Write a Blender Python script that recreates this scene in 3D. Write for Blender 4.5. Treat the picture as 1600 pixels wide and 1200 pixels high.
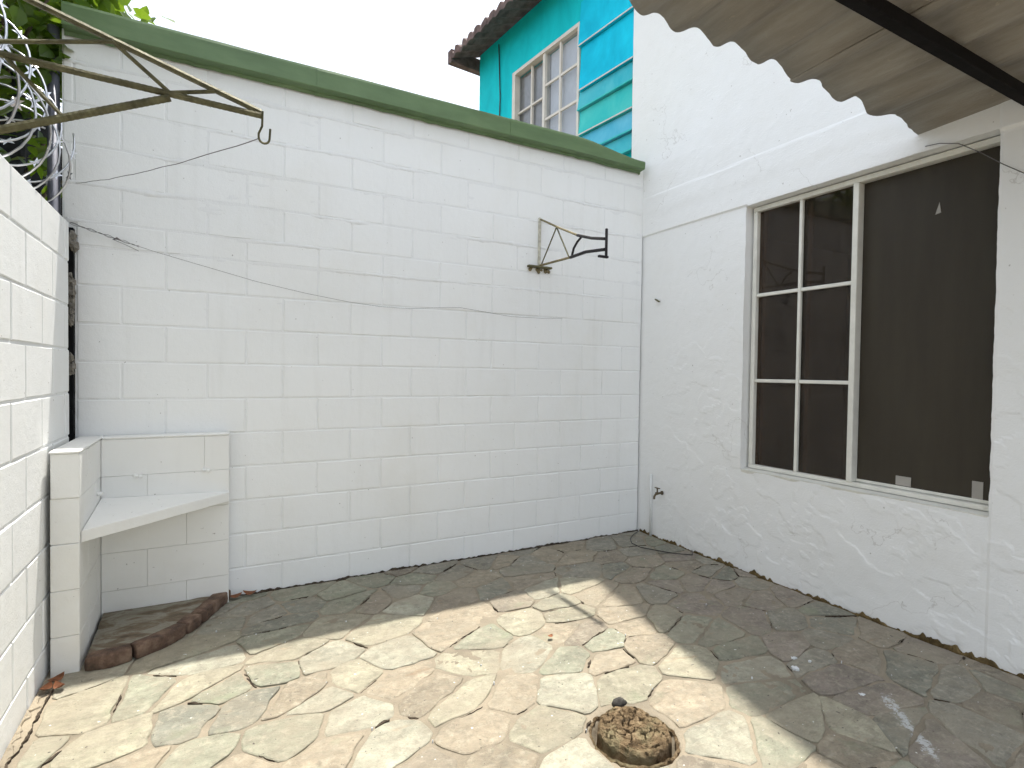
import bpy, math, random
import numpy as np
from mathutils import Vector, Matrix, noise

for o in list(bpy.data.objects): bpy.data.objects.remove(o, do_unlink=True)
S = bpy.context.scene
COL = S.collection
rnd = random.Random(11)
R = math.radians

# ------------------------------------------------------------------ camera
cam = bpy.data.cameras.new('camera')
cam.sensor_width = 36.0; cam.lens = 19.315; cam.clip_start = 0.05; cam.clip_end = 2000
camo = bpy.data.objects.new('camera', cam); COL.objects.link(camo)
rt = Vector((0.87903, -0.47656, 0.01402)); up = Vector((-0.00254, 0.02471, 0.99969)); fw = Vector((0.47676, 0.87880, -0.02051))
M = Matrix((( rt.x, up.x, -fw.x, -3.18916), (rt.y, up.y, -fw.y, -3.58164), (rt.z, up.z, -fw.z, 1.33376), (0, 0, 0, 1)))
camo.matrix_world = M
S.camera = camo

# ------------------------------------------------------------------ sky, sun, exposure
SUN = Vector((0.159, 0.212, 1.0)).normalized()
w = bpy.data.worlds.new('World'); S.world = w; w.use_nodes = True
nt = w.node_tree; nt.nodes.clear()
sky = nt.nodes.new('ShaderNodeTexSky'); sky.sky_type = 'NISHITA'; sky.sun_disc = False
sky.sun_elevation = math.asin(SUN.z); sky.sun_rotation = math.atan2(SUN.x, SUN.y)
sky.air_density = 1.0; sky.dust_density = 6.0; sky.ozone_density = 1.0; sky.altitude = 600
tc = nt.nodes.new('ShaderNodeTexCoord')
mp = nt.nodes.new('ShaderNodeMapping'); mp.inputs['Scale'].default_value = (1, 1, 2.2)
cn = nt.nodes.new('ShaderNodeTexNoise'); cn.inputs['Scale'].default_value = 2.1; cn.inputs['Detail'].default_value = 6; cn.inputs['Roughness'].default_value = 0.55
cr = nt.nodes.new('ShaderNodeMapRange'); cr.inputs['From Min'].default_value = 0.30; cr.inputs['From Max'].default_value = 0.66
cr.inputs['To Min'].default_value = 0.40; cr.inputs['To Max'].default_value = 0.80
mx = nt.nodes.new('ShaderNodeMix'); mx.data_type = 'RGBA'
mx.inputs[7].default_value = (7.9, 8.4, 8.95, 1)
bg = nt.nodes.new('ShaderNodeBackground'); bg.inputs['Strength'].default_value = 0.125
ow = nt.nodes.new('ShaderNodeOutputWorld')
L = nt.links.new
L(tc.outputs['Generated'], mp.inputs['Vector']); L(mp.outputs['Vector'], cn.inputs['Vector']); L(cn.outputs['Fac'], cr.inputs['Value'])
L(cr.outputs['Result'], mx.inputs[0]); L(sky.outputs['Color'], mx.inputs[6]); L(mx.outputs[2], bg.inputs['Color']); L(bg.outputs['Background'], ow.inputs['Surface'])

sd = bpy.data.lights.new('sun', 'SUN'); sd.energy = 3.7; sd.angle = R(0.9); sd.color = (1.0, 0.95, 0.86)
so = bpy.data.objects.new('sun', sd); COL.objects.link(so)
so.rotation_euler = SUN.to_track_quat('Z', 'Y').to_euler(); so.location = (0, 0, 12)

S.render.engine = 'CYCLES'
S.cycles.max_bounces = 8; S.cycles.diffuse_bounces = 5; S.cycles.glossy_bounces = 3; S.cycles.transparent_max_bounces = 12
S.cycles.use_denoising = True; S.cycles.use_adaptive_sampling = True; S.cycles.adaptive_threshold = 0.03; S.cycles.adaptive_min_samples = 16
S.view_settings.view_transform = 'Standard'; S.view_settings.look = 'None'
S.view_settings.exposure = 0.93; S.view_settings.gamma = 1.0; S.view_settings.use_curve_mapping = False

# ------------------------------------------------------------------ helpers
class MB:
    def __init__(s): s.v = []; s.f = []
    def add(s, vs, fs):
        b = len(s.v); s.v += [tuple(p) for p in vs]; s.f += [tuple(i + b for i in f) for f in fs]; return s
    def box(s, a, b):
        (x0, y0, z0), (x1, y1, z1) = a, b
        return s.add([(x0,y0,z0),(x1,y0,z0),(x1,y1,z0),(x0,y1,z0),(x0,y0,z1),(x1,y0,z1),(x1,y1,z1),(x0,y1,z1)],
                     [(0,3,2,1),(4,5,6,7),(0,1,5,4),(1,2,6,5),(2,3,7,6),(3,0,4,7)])
    def bevbox(s, a, b, c=0.003):
        # box with chamfered edges (24 verts)
        (x0, y0, z0), (x1, y1, z1) = a, b
        P = []
        idx = {}
        for ix, x in enumerate((x0, x1)):
            for iy, y in enumerate((y0, y1)):
                for iz, z in enumerate((z0, z1)):
                    sx, sy, sz = (c if ix == 0 else -c), (c if iy == 0 else -c), (c if iz == 0 else -c)
                    for ax, p in enumerate(((x, y+sy, z+sz), (x+sx, y, z+sz), (x+sx, y+sy, z))):
                        idx[(ix, iy, iz, ax)] = len(P); P.append(p)
        F = []
        for ax in range(3):
            for sd_ in (0, 1):
                q = []
                for (a1, b1) in ((0,0),(1,0),(1,1),(0,1)):
                    k = [0,0,0]; k[ax] = sd_; k[(ax+1)%3] = a1; k[(ax+2)%3] = b1
                    q.append(idx[(k[0],k[1],k[2],ax)])
                F.append(tuple(q) if sd_ else tuple(q[::-1]))
        for ax in range(3):   # edges along axis ax
            a2, a3 = (ax+1)%3, (ax+2)%3
            for u in (0,1):
                for v in (0,1):
                    k0 = [0,0,0]; k1 = [0,0,0]
                    k0[ax]=0; k1[ax]=1; k0[a2]=k1[a2]=u; k0[a3]=k1[a3]=v
                    F.append((idx[(*k0,a2)], idx[(*k1,a2)], idx[(*k1,a3)], idx[(*k0,a3)]))
        for ix in (0,1):
            for iy in (0,1):
                for iz in (0,1):
                    F.append((idx[(ix,iy,iz,0)], idx[(ix,iy,iz,1)], idx[(ix,iy,iz,2)]))
        return s.add(P, F)
    def tube(s, pts, r, n=8, cap=True, closed=False):
        pts = [Vector(p) for p in pts]
        rs = r if isinstance(r, (list, tuple)) else [r]*len(pts)
        V = []; F = []; N = len(pts); up_ = None
        for i, p in enumerate(pts):
            if closed: t = pts[(i+1)%N] - pts[i-1]
            else: t = pts[min(i+1, N-1)] - pts[max(i-1, 0)]
            t.normalize()
            if up_ is None:
                up_ = Vector((0,0,1)) if abs(t.z) < 0.9 else Vector((1,0,0))
            a = t.cross(up_); a.normalize(); b = a.cross(t); b.normalize(); up_ = b
            for k in range(n):
                th = 2*math.pi*k/n
                V.append(p + rs[i]*(math.cos(th)*a + math.sin(th)*b))
        for i in range(N-1 if not closed else N):
            for k in range(n):
                j = (i+1) % N
                F.append((i*n+k, i*n+(k+1)%n, j*n+(k+1)%n, j*n+k))
        if cap and not closed:
            F.append(tuple(range(n))[::-1]); F.append(tuple((N-1)*n+k for k in range(n)))
        return s.add(V, F)
    def lathe(s, prof, origin=(0,0,0), n=16, axis='Z'):
        V = []; F = []
        o = Vector(origin)
        for (r, h) in prof:
            for k in range(n):
                th = 2*math.pi*k/n
                c, d = r*math.cos(th), r*math.sin(th)
                V.append(o + (Vector((c,d,h)) if axis=='Z' else Vector((h,c,d)) if axis=='X' else Vector((d,h,c))))
        for i in range(len(prof)-1):
            for k in range(n): F.append((i*n+k, i*n+(k+1)%n, (i+1)*n+(k+1)%n, (i+1)*n+k))
        F.append(tuple(range(n))[::-1]); F.append(tuple((len(prof)-1)*n+k for k in range(n)))
        return s.add(V, F)
    def build(s, name, mat, parent=None, smooth=False, loc=None):
        me = bpy.data.meshes.new(name); me.from_pydata(s.v, [], s.f); me.update()
        if mat: me.materials.append(mat)
        if smooth:
            me.polygons.foreach_set('use_smooth', [True]*len(me.polygons))
        return link(name, me, parent, loc)

def link(name, me, parent=None, loc=None):
    o = bpy.data.objects.new(name, me); COL.objects.link(o)
    if parent: o.parent = parent
    if loc is not None: o.location = loc
    return o
def empty(name, loc=(0,0,0)):
    o = bpy.data.objects.new(name, None); COL.objects.link(o); o.location = loc; return o
def tag(o, label=None, cat=None, group=None, kind=None):
    if label: o['label'] = label
    if cat: o['category'] = cat
    if group: o['group'] = group
    if kind: o['kind'] = kind
    return o
def rel(o, parent):          # keep world-space mesh coordinates under a moved empty
    o.parent = parent
    o.matrix_parent_inverse = Matrix.Translation(-Vector(parent.location)); return o
def nz(x, y=0.0, z=0.0, oct=3):
    return noise.fractal(Vector((x, y, z)), 1.0, 2.0, oct)
def sstep(a, b, x):
    t = min(1, max(0, (x-a)/(b-a))); return t*t*(3-2*t)

# ------------------------------------------------------------------ materials
def mat(name):
    m = bpy.data.materials.new(name); m.use_nodes = True
    nt = m.node_tree; b = nt.nodes['Principled BSDF']
    return m, nt, b
def N(nt, t, **kw):
    n = nt.nodes.new(t)
    for k, v in kw.items():
        if k in n.inputs: n.inputs[k].default_value = v
        else: setattr(n, k, v)
    return n
def wpos(nt):
    return nt.nodes.new('ShaderNodeNewGeometry').outputs['Position']
def noisen(nt, vec, scale, detail=4, rough=0.55, dist=0.0):
    n = nt.nodes.new('ShaderNodeTexNoise'); n.inputs['Scale'].default_value = scale; n.inputs['Detail'].default_value = detail
    n.inputs['Roughness'].default_value = rough; n.inputs['Distortion'].default_value = dist
    if vec is not None: nt.links.new(vec, n.inputs['Vector'])
    return n.outputs['Fac']
def ramp(nt, fac, stops):
    n = nt.nodes.new('ShaderNodeValToRGB'); e = n.color_ramp.elements
    while len(e) < len(stops): e.new(0.5)
    for i, (p, c) in enumerate(stops):
        e[i].position = p; e[i].color = (*c, 1) if len(c) == 3 else c
    nt.links.new(fac, n.inputs['Fac']); return n.outputs['Color']
def mixc(nt, fac, a, b, mode='MIX'):
    n = nt.nodes.new('ShaderNodeMix'); n.data_type = 'RGBA'; n.blend_type = mode
    for s, v in ((0, fac), (6, a), (7, b)):
        if isinstance(v, (int, float)): n.inputs[s].default_value = v
        elif isinstance(v, tuple): n.inputs[s].default_value = (*v, 1) if len(v) == 3 else v
        else: nt.links.new(v, n.inputs[s])
    return n.outputs[2]
def mrange(nt, v, a, b, c=0.0, d=1.0):
    n = nt.nodes.new('ShaderNodeMapRange')
    for k, x in (('From Min', a), ('From Max', b), ('To Min', c), ('To Max', d)): n.inputs[k].default_value = x
    nt.links.new(v, n.inputs['Value']); return n.outputs['Result']
def mathn(nt, op, a, b=None):
    n = nt.nodes.new('ShaderNodeMath'); n.operation = op
    for i, v in enumerate((a, b)):
        if v is None: continue
        if isinstance(v, (int, float)): n.inputs[i].default_value = v
        else: nt.links.new(v, n.inputs[i])
    return n.outputs[0]
def bumpn(nt, b, h, strength, dist=0.01, prev=None):
    n = nt.nodes.new('ShaderNodeBump'); n.inputs['Strength'].default_value = strength; n.inputs['Distance'].default_value = dist
    nt.links.new(h, n.inputs['Height'])
    if prev is not None: nt.links.new(prev, n.inputs['Normal'])
    nt.links.new(n.outputs['Normal'], b.inputs['Normal']); return n.outputs['Normal']
def mapv(nt, vec, scale=(1,1,1), loc=(0,0,0), rot=(0,0,0)):
    n = nt.nodes.new('ShaderNodeMapping'); n.inputs['Scale'].default_value = scale; n.inputs['Location'].default_value = loc; n.inputs['Rotation'].default_value = rot
    nt.links.new(vec, n.inputs['Vector']); return n.outputs['Vector']

def white_paint(name, base=(0.85, 0.86, 0.855), stain=(0.77, 0.76, 0.71), pits=0.35, bump=0.3, specks=True):
    m, nt, b = mat(name); P = wpos(nt)
    a = noisen(nt, P, 1.3, 5, 0.6)
    c = mixc(nt, mrange(nt, a, 0.50, 0.80, 0, 0.55), base, stain)
    vstreak = noisen(nt, mapv(nt, P, (7, 7, 0.6)), 1.6, 4, 0.6)
    c = mixc(nt, mrange(nt, vstreak, 0.56, 0.80, 0, 0.22), c, (0.60, 0.60, 0.57))
    oi = nt.nodes.new('ShaderNodeObjectInfo')
    c = mixc(nt, mathn(nt, 'MULTIPLY', oi.outputs['Random'], 0.10), c, (0.64, 0.66, 0.66))
    if specks:
        sp = noisen(nt, P, 55, 2, 0.4)
        c = mixc(nt, mrange(nt, sp, 0.745, 0.775, 0, 0.7), c, (0.30, 0.28, 0.25))
    nt.links.new(c, b.inputs['Base Color'])
    b.inputs['Roughness'].default_value = 0.62; b.inputs['Specular IOR Level'].default_value = 0.35
    h1 = noisen(nt, P, 150, 3, 0.6)
    n1 = bumpn(nt, b, h1, bump, 0.003)
    h2 = noisen(nt, P, 22, 4, 0.6)
    bumpn(nt, b, h2, bump, 0.006, n1)
    return m
M_block = white_paint('painted_block')
M_mortar = white_paint('painted_mortar', (0.80, 0.81, 0.81), (0.70, 0.69, 0.65), bump=0.5)
M_bench = white_paint('painted_bench', (0.80, 0.80, 0.775), (0.63, 0.60, 0.52))

def stucco():
    m, nt, b = mat('painted_stucco'); P = wpos(nt)
    a = noisen(nt, P, 1.1, 5, 0.6)
    c = mixc(nt, mrange(nt, a, 0.5, 0.78, 0, 0.5), (0.85, 0.855, 0.85), (0.77, 0.76, 0.725))
    sp = noisen(nt, P, 48, 2, 0.4)
    c = mixc(nt, mrange(nt, sp, 0.75, 0.785, 0, 0.6), c, (0.34, 0.32, 0.29))
    vo = nt.nodes.new('ShaderNodeTexVoronoi'); vo.feature = 'DISTANCE_TO_EDGE'; vo.inputs['Scale'].default_value = 1.5
    wv = nt.nodes.new('ShaderNodeTexNoise'); wv.inputs['Scale'].default_value = 3.5; wv.inputs['Detail'].default_value = 6; nt.links.new(P, wv.inputs['Vector'])
    wa = nt.nodes.new('ShaderNodeVectorMath'); wa.operation = 'MULTIPLY_ADD'; nt.links.new(wv.outputs['Color'], wa.inputs[0]); wa.inputs[1].default_value = (0.5, 0.5, 0.5); nt.links.new(P, wa.inputs[2])
    nt.links.new(wa.outputs[0], vo.inputs['Vector'])
    ckm = mathn(nt, 'MULTIPLY', mrange(nt, vo.outputs['Distance'], 0.0045, 0.001), mrange(nt, noisen(nt, P, 1.7, 3, 0.5), 0.52, 0.60))
    c = mixc(nt, mathn(nt, 'MULTIPLY', ckm, 0.38), c, (0.42, 0.40, 0.37))
    nt.links.new(c, b.inputs['Base Color']); b.inputs['Roughness'].default_value = 0.65; b.inputs['Specular IOR Level'].default_value = 0.3
    h = noisen(nt, P, 95, 4, 0.65); n1 = bumpn(nt, b, h, 0.4, 0.0035)
    pat = noisen(nt, mapv(nt, P, (1, 1, 1.7)), 3.1, 7, 0.62, 0.6)
    st = mrange(nt, pat, 0.515, 0.545)
    n2 = bumpn(nt, b, st, 0.14, 0.005, n1)
    h3 = noisen(nt, P, 6, 5, 0.6); n3 = bumpn(nt, b, h3, 0.15, 0.012, n2)
    return m
M_stucco = stucco()

def simple(name, col, rough=0.6, metal=0.0, var=0.25, scale=14, bump=0.2, bscale=60, spec=0.4):
    m, nt, b = mat(name); P = wpos(nt)
    a = noisen(nt, P, scale, 5, 0.6)
    dk = tuple(c*(1-var) for c in col); lt = tuple(min(1, c*(1+var)) for c in col)
    nt.links.new(ramp(nt, a, [(0.3, dk), (0.7, lt)]), b.inputs['Base Color'])
    b.inputs['Roughness'].default_value = rough; b.inputs['Metallic'].default_value = metal; b.inputs['Specular IOR Level'].default_value = spec
    if bump: bumpn(nt, b, noisen(nt, P, bscale, 4, 0.6), bump, 0.004)
    return m
def green_coping():
    m, nt, b = mat('green_metal'); P = wpos(nt)
    a = noisen(nt, mapv(nt, P, (1.2, 4, 4)), 2.2, 5, 0.6)
    c = ramp(nt, a, [(0.3, (0.085, 0.145, 0.058)), (0.55, (0.112, 0.185, 0.078)), (0.75, (0.145, 0.22, 0.10))])
    nt.links.new(c, b.inputs['Base Color']); b.inputs['Roughness'].default_value = 0.5
    bumpn(nt, b, noisen(nt, P, 9, 3, 0.5), 0.25, 0.01); return m
M_green = green_coping()

def stone():
    m, nt, b = mat('flagstone'); P = wpos(nt)
    oi = nt.nodes.new('ShaderNodeObjectInfo')
    sh = nt.nodes.new('ShaderNodeVectorMath'); sh.operation = 'SCALE'; sh.inputs[0].default_value = (13, 7, 3); nt.links.new(oi.outputs['Random'], sh.inputs['Scale'])
    ad = nt.nodes.new('ShaderNodeVectorMath'); ad.operation = 'ADD'; nt.links.new(P, ad.inputs[0]); nt.links.new(sh.outputs[0], ad.inputs[1])
    Q = ad.outputs[0]
    a = noisen(nt, mapv(nt, Q, (1, 2.0, 1), rot=(0, 0, 0.5)), 4.2, 6, 0.65, 0.5)
    k = mrange(nt, a, 0.25, 0.78, 0.60, 1.40)
    mul = nt.nodes.new('ShaderNodeMix'); mul.data_type = 'RGBA'; mul.blend_type = 'MULTIPLY'; mul.inputs[0].default_value = 1
    cmb = nt.nodes.new('ShaderNodeCombineColor'); [nt.links.new(k, cmb.inputs[i]) for i in range(3)]
    nt.links.new(oi.outputs['Color'], mul.inputs[6]); nt.links.new(cmb.outputs[0], mul.inputs[7])
    c = mul.outputs[2]
    fm = noisen(nt, Q, 24, 7, 0.72, 0.4)
    c = mixc(nt, mrange(nt, fm, 0.44, 0.70, 0, 0.62), c, (0.15, 0.135, 0.105))
    fl_ = noisen(nt, mapv(nt, Q, loc=(4, 1, 2)), 31, 6, 0.7, 0.3)
    c = mixc(nt, mrange(nt, fl_, 0.50, 0.70, 0, 0.6), c, (0.50, 0.46, 0.36))
    g = noisen(nt, P, 2.6, 6, 0.62, 0.3)
    c = mixc(nt, mrange(nt, g, 0.45, 0.64, 0, 0.62), c, (0.335, 0.295, 0.225))
    wp = noisen(nt, mapv(nt, P, loc=(9, 2, 0)), 9.0, 6, 0.7, 0.5)
    c = mixc(nt, mrange(nt, wp, 0.5, 0.68, 0, 0.5), c, (0.30, 0.275, 0.215))
    wd = noisen(nt, mapv(nt, P, loc=(1, 7, 0)), 5.0, 7, 0.7, 0.3)
    c = mixc(nt, mrange(nt, wd, 0.55, 0.75, 0, 0.45), c, (0.16, 0.15, 0.125))
    g2 = noisen(nt, Q, 5.5, 5, 0.6, 0.4)
    c = mixc(nt, mrange(nt, g2, 0.60, 0.74, 0, 0.5), c, (0.25, 0.29, 0.19))
    r2 = noisen(nt, mapv(nt, Q, (1.2, 3.5, 1), rot=(0,0,0.3)), 4.0, 4, 0.6)
    c = mixc(nt, mrange(nt, r2, 0.66, 0.76, 0, 0.45), c, (0.34, 0.21, 0.12))
    gr = noisen(nt, P, 160, 3, 0.7)
    c = mixc(nt, mrange(nt, gr, 0.35, 0.75, 0.0, 0.22), c, (0.12, 0.11, 0.09))
    sp = noisen(nt, P, 70, 1, 0.3)
    c = mixc(nt, mrange(nt, sp, 0.76, 0.785, 0, 0.9), c, (0.08, 0.07, 0.06))
    ws = noisen(nt, mapv(nt, P, loc=(3, 5, 0)), 55, 1, 0.3)
    c = mixc(nt, mrange(nt, ws, 0.785, 0.80, 0, 0.9), c, (0.72, 0.72, 0.70))
    sub = nt.nodes.new('ShaderNodeVectorMath'); sub.operation = 'SUBTRACT'; nt.links.new(P, sub.inputs[0]); sub.inputs[1].default_value = (-0.69, -2.30, 0)
    du = nt.nodes.new('ShaderNodeVectorMath'); du.operation = 'DOT_PRODUCT'; nt.links.new(sub.outputs[0], du.inputs[0]); du.inputs[1].default_value = (-0.636, -0.772, 0)
    dv = nt.nodes.new('ShaderNodeVectorMath'); dv.operation = 'DOT_PRODUCT'; nt.links.new(sub.outputs[0], dv.inputs[0]); dv.inputs[1].default_value = (0.772, -0.636, 0)
    inu = mathn(nt, 'MULTIPLY', mrange(nt, du.outputs['Value'], 0.0, 0.06), mrange(nt, du.outputs['Value'], 0.50, 0.40))
    inv_ = mrange(nt, mathn(nt, 'ABSOLUTE', dv.outputs['Value']), 0.05, 0.0)
    spn = noisen(nt, mapv(nt, P, (1, 1.0, 1)), 46, 6, 0.78, 0.6)
    spl = mrange(nt, mathn(nt, 'ADD', mathn(nt, 'MULTIPLY', mathn(nt, 'MULTIPLY', inu, inv_), 0.24), spn), 0.645, 0.73, 0, 0.75)
    c = mixc(nt, mathn(nt, 'MULTIPLY', spl, inu), c, (0.60, 0.62, 0.63))
    nt.links.new(c, b.inputs['Base Color'])
    rr = mrange(nt, g, 0.3, 0.7, 0.6, 0.85); nt.links.new(rr, b.inputs['Roughness']); b.inputs['Specular IOR Level'].default_value = 0.3
    n1 = bumpn(nt, b, noisen(nt, P, 85, 5, 0.7), 0.8, 0.005)
    n2 = bumpn(nt, b, noisen(nt, mapv(nt, Q, (1, 2.4, 1), rot=(0, 0, 0.5)), 7, 7, 0.68, 0.6), 0.9, 0.016, n1)
    return m
M_stone = stone()
def bedding():
    m, nt, b = mat('bedding_mortar'); P = wpos(nt)
    a = noisen(nt, P, 3.0, 6, 0.62)
    c = ramp(nt, a, [(0.30, (0.19, 0.165, 0.125)), (0.5, (0.29, 0.25, 0.19)), (0.72, (0.38, 0.325, 0.245))])
    gr = noisen(nt, P, 190, 3, 0.7)
    c = mixc(nt, mrange(nt, gr, 0.35, 0.75, 0, 0.3), c, (0.10, 0.09, 0.07))
    nt.links.new(c, b.inputs['Base Color']); b.inputs['Roughness'].default_value = 0.9; b.inputs['Specular IOR Level'].default_value = 0.2
    n1 = bumpn(nt, b, noisen(nt, P, 120, 4, 0.7), 0.7, 0.005); bumpn(nt, b, noisen(nt, P, 18, 4, 0.6), 0.6, 0.01, n1)
    return m
M_bed = bedding()
M_soil = simple('soil', (0.06, 0.047, 0.035), 0.95, var=0.5, scale=40, bump=0.8, bscale=120, spec=0.15)
M_moss = simple('moss_dirt', (0.11, 0.078, 0.036), 0.95, var=0.6, scale=22, bump=0.8, bscale=110, spec=0.1)
M_ground = simple('ground_earth', (0.17, 0.14, 0.10), 0.95, var=0.4, scale=2, bump=0.4, bscale=30, spec=0.1)
M_iron = simple('painted_iron', (0.12, 0.112, 0.056), 0.55, 0.2, var=0.45, scale=35, bump=0.35, bscale=90)
M_ironp = simple('painted_iron_pale', (0.30, 0.27, 0.14), 0.6, 0.1, var=0.4, scale=30, bump=0.3, bscale=90)
M_pale = simple('flaking_paint', (0.52, 0.50, 0.42), 0.6, 0.0, var=0.35, scale=30, bump=0.3, bscale=90)
M_rust = simple('rusty_bar', (0.20, 0.165, 0.085), 0.65, 0.1, var=0.45, scale=40, bump=0.3, bscale=90)
M_black = simple('black_iron', (0.022, 0.019, 0.021), 0.5, 0.3, var=0.4, scale=30, bump=0.3, bscale=90)
M_beam = simple('beam_paint', (0.008, 0.007, 0.007), 0.8, 0.0, var=0.4, scale=20, bump=0.3, bscale=60, spec=0.15)
M_wire = simple('wire_steel', (0.16, 0.15, 0.15), 0.5, 0.7, var=0.3, scale=60, bump=0)
M_razor = simple('galvanised_tape', (0.62, 0.63, 0.66), 0.32, 0.9, var=0.2, scale=30, bump=0.1)
M_pipe = simple('grey_pipe', (0.15, 0.155, 0.19), 0.5, 0.3, var=0.2, scale=12, bump=0.1)
M_alu = simple('frame_white', (0.74, 0.73, 0.67), 0.42, 0.0, var=0.08, scale=12, bump=0.12, bscale=40)
M_stile = simple('frame_beige', (0.22, 0.18, 0.14), 0.5, 0.0, var=0.15, scale=12, bump=0.1)
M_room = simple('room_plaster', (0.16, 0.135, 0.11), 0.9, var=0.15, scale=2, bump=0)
M_cable = simple('black_cable', (0.018, 0.018, 0.018), 0.5, var=0.3, scale=40, bump=0)
M_pvc = simple('white_pvc', (0.74, 0.75, 0.74), 0.4, var=0.06, scale=20, bump=0.05)
M_brass = simple('old_brass', (0.12, 0.095, 0.06), 0.45, 0.7, var=0.4, scale=60, bump=0.2)
M_splash = simple('paint_splash', (0.66, 0.68, 0.70), 0.6, var=0.15, scale=60, bump=0.3, bscale=150)
M_dry = simple('dry_leaf', (0.20, 0.075, 0.03), 0.75, var=0.5, scale=45, bump=0.2)
M_tag = simple('paper_tag', (0.36, 0.34, 0.31), 0.7, var=0.05, scale=20, bump=0)
M_shade = simple('shade_black', (0.010, 0.010, 0.011), 0.95, var=0.4, scale=20, bump=0.2, spec=0.1)  # near-black painting shade in the wall joint and behind the razor wire

def brick_m():
    m, nt, b = mat('kerb_brick'); P = wpos(nt)
    a = noisen(nt, P, 16, 5, 0.65)
    c = ramp(nt, a, [(0.3, (0.05, 0.032, 0.023)), (0.5, (0.125, 0.075, 0.05)), (0.72, (0.24, 0.165, 0.115))])
    g = noisen(nt, P, 7, 4, 0.6)
    c = mixc(nt, mrange(nt, g, 0.55, 0.7, 0, 0.6), c, (0.10, 0.085, 0.05))
    nt.links.new(c, b.inputs['Base Color']); b.inputs['Roughness'].default_value = 0.85
    bumpn(nt, b, noisen(nt, P, 75, 5, 0.7), 0.8, 0.006); return m
M_brick = brick_m()
def pad_m():
    m, nt, b = mat('stained_pad'); P = wpos(nt)
    a = noisen(nt, mapv(nt, P, (1, 2, 1)), 6, 6, 0.65, 0.6)
    c = ramp(nt, a, [(0.3, (0.07, 0.05, 0.03)), (0.46, (0.17, 0.13, 0.085)), (0.58, (0.27, 0.26, 0.21)), (0.72, (0.14, 0.08, 0.035))])
    nt.links.new(c, b.inputs['Base Color']); b.inputs['Roughness'].default_value = 0.8
    bumpn(nt, b, noisen(nt, P, 40, 5, 0.65), 0.7, 0.01); return m
M_pad = pad_m()
def sheet_m():
    m, nt, b = mat('fibre_cement'); P = wpos(nt)
    a = noisen(nt, mapv(nt, P, (9, 1.2, 9)), 1.6, 6, 0.65)
    c = ramp(nt, a, [(0.28, (0.235, 0.212, 0.178)), (0.5, (0.31, 0.283, 0.24)), (0.72, (0.375, 0.35, 0.305))])
    g = noisen(nt, mapv(nt, P, (2, 0.8, 2)), 3.2, 5, 0.6, 0.5)
    c = mixc(nt, mrange(nt, g, 0.5, 0.72, 0, 0.6), c, (0.21, 0.18, 0.14))
    k = noisen(nt, mapv(nt, P, (5, 2, 5), rot=(0, 0, 0.4)), 9, 5, 0.7, 0.9)
    c = mixc(nt, mrange(nt, k, 0.63, 0.70, 0, 0.5), c, (0.47, 0.41, 0.30))
    nt.links.new(c, b.inputs['Base Color']); b.inputs['Roughness'].default_value = 0.9; b.inputs['Specular IOR Level'].default_value = 0.2
    bumpn(nt, b, noisen(nt, mapv(nt, P, (3, 1, 3)), 30, 5, 0.65), 0.6, 0.005); return m
M_sheet = sheet_m()
def glass_m(name, tint, refl=1.0, dust=0.03):
    m = bpy.data.materials.new(name); m.use_nodes = True; nt = m.node_tree; nt.nodes.clear()
    out = nt.nodes.new('ShaderNodeOutputMaterial'); tr = nt.nodes.new('ShaderNodeBsdfTransparent'); tr.inputs[0].default_value = (*tint, 1)
    gl = nt.nodes.new('ShaderNodeBsdfGlossy'); gl.inputs['Roughness'].default_value = 0.015; gl.inputs['Color'].default_value = (refl, refl, refl, 1)
    fr = nt.nodes.new('ShaderNodeLayerWeight'); fr.inputs['Blend'].default_value = 0.5
    sch = mathn(nt, 'ADD', mathn(nt, 'MULTIPLY', mathn(nt, 'POWER', fr.outputs['Facing'], 5.0), 0.94), 0.035)
    mx = nt.nodes.new('ShaderNodeMixShader'); nt.links.new(sch, mx.inputs[0]); nt.links.new(tr.outputs[0], mx.inputs[1]); nt.links.new(gl.outputs[0], mx.inputs[2])
    df = nt.nodes.new('ShaderNodeBsdfDiffuse'); df.inputs['Color'].default_value = (0.42, 0.35, 0.28, 1)
    dn = noisen(nt, mapv(nt, wpos(nt), (2, 2, 0.7)), 5, 6, 0.65)
    m2 = nt.nodes.new('ShaderNodeMixShader'); nt.links.new(mrange(nt, dn, 0.3, 0.75, dust*0.6, dust*1.5), m2.inputs[0])
    nt.links.new(mx.outputs[0], m2.inputs[1]); nt.links.new(df.outputs[0], m2.inputs[2])
    nt.links.new(m2.outputs[0], out.inputs['Surface']); return m
M_glass = glass_m('bronze_glass', (0.50, 0.42, 0.36), 0.6, 0.055)
M_glass2 = glass_m('upper_glass', (0.86, 0.88, 0.90), 1.0)
def screen_m():
    m, nt, b = mat('insect_screen'); P = wpos(nt)
    a = noisen(nt, mapv(nt, P, (3, 3, 0.4)), 3, 4, 0.6)
    c = ramp(nt, a, [(0.3, (0.036, 0.029, 0.020)), (0.7, (0.047, 0.039, 0.027))])
    nt.links.new(c, b.inputs['Base Color']); b.inputs['Roughness'].default_value = 0.55; b.inputs['Specular IOR Level'].default_value = 0.3
    wv = N(nt, 'ShaderNodeTexWave', wave_type='BANDS', bands_direction='Y'); wv.inputs['Scale'].default_value = 160; nt.links.new(P, wv.inputs['Vector'])
    bumpn(nt, b, wv.outputs['Fac'], 0.15, 0.002); return m
M_screen = screen_m()
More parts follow.
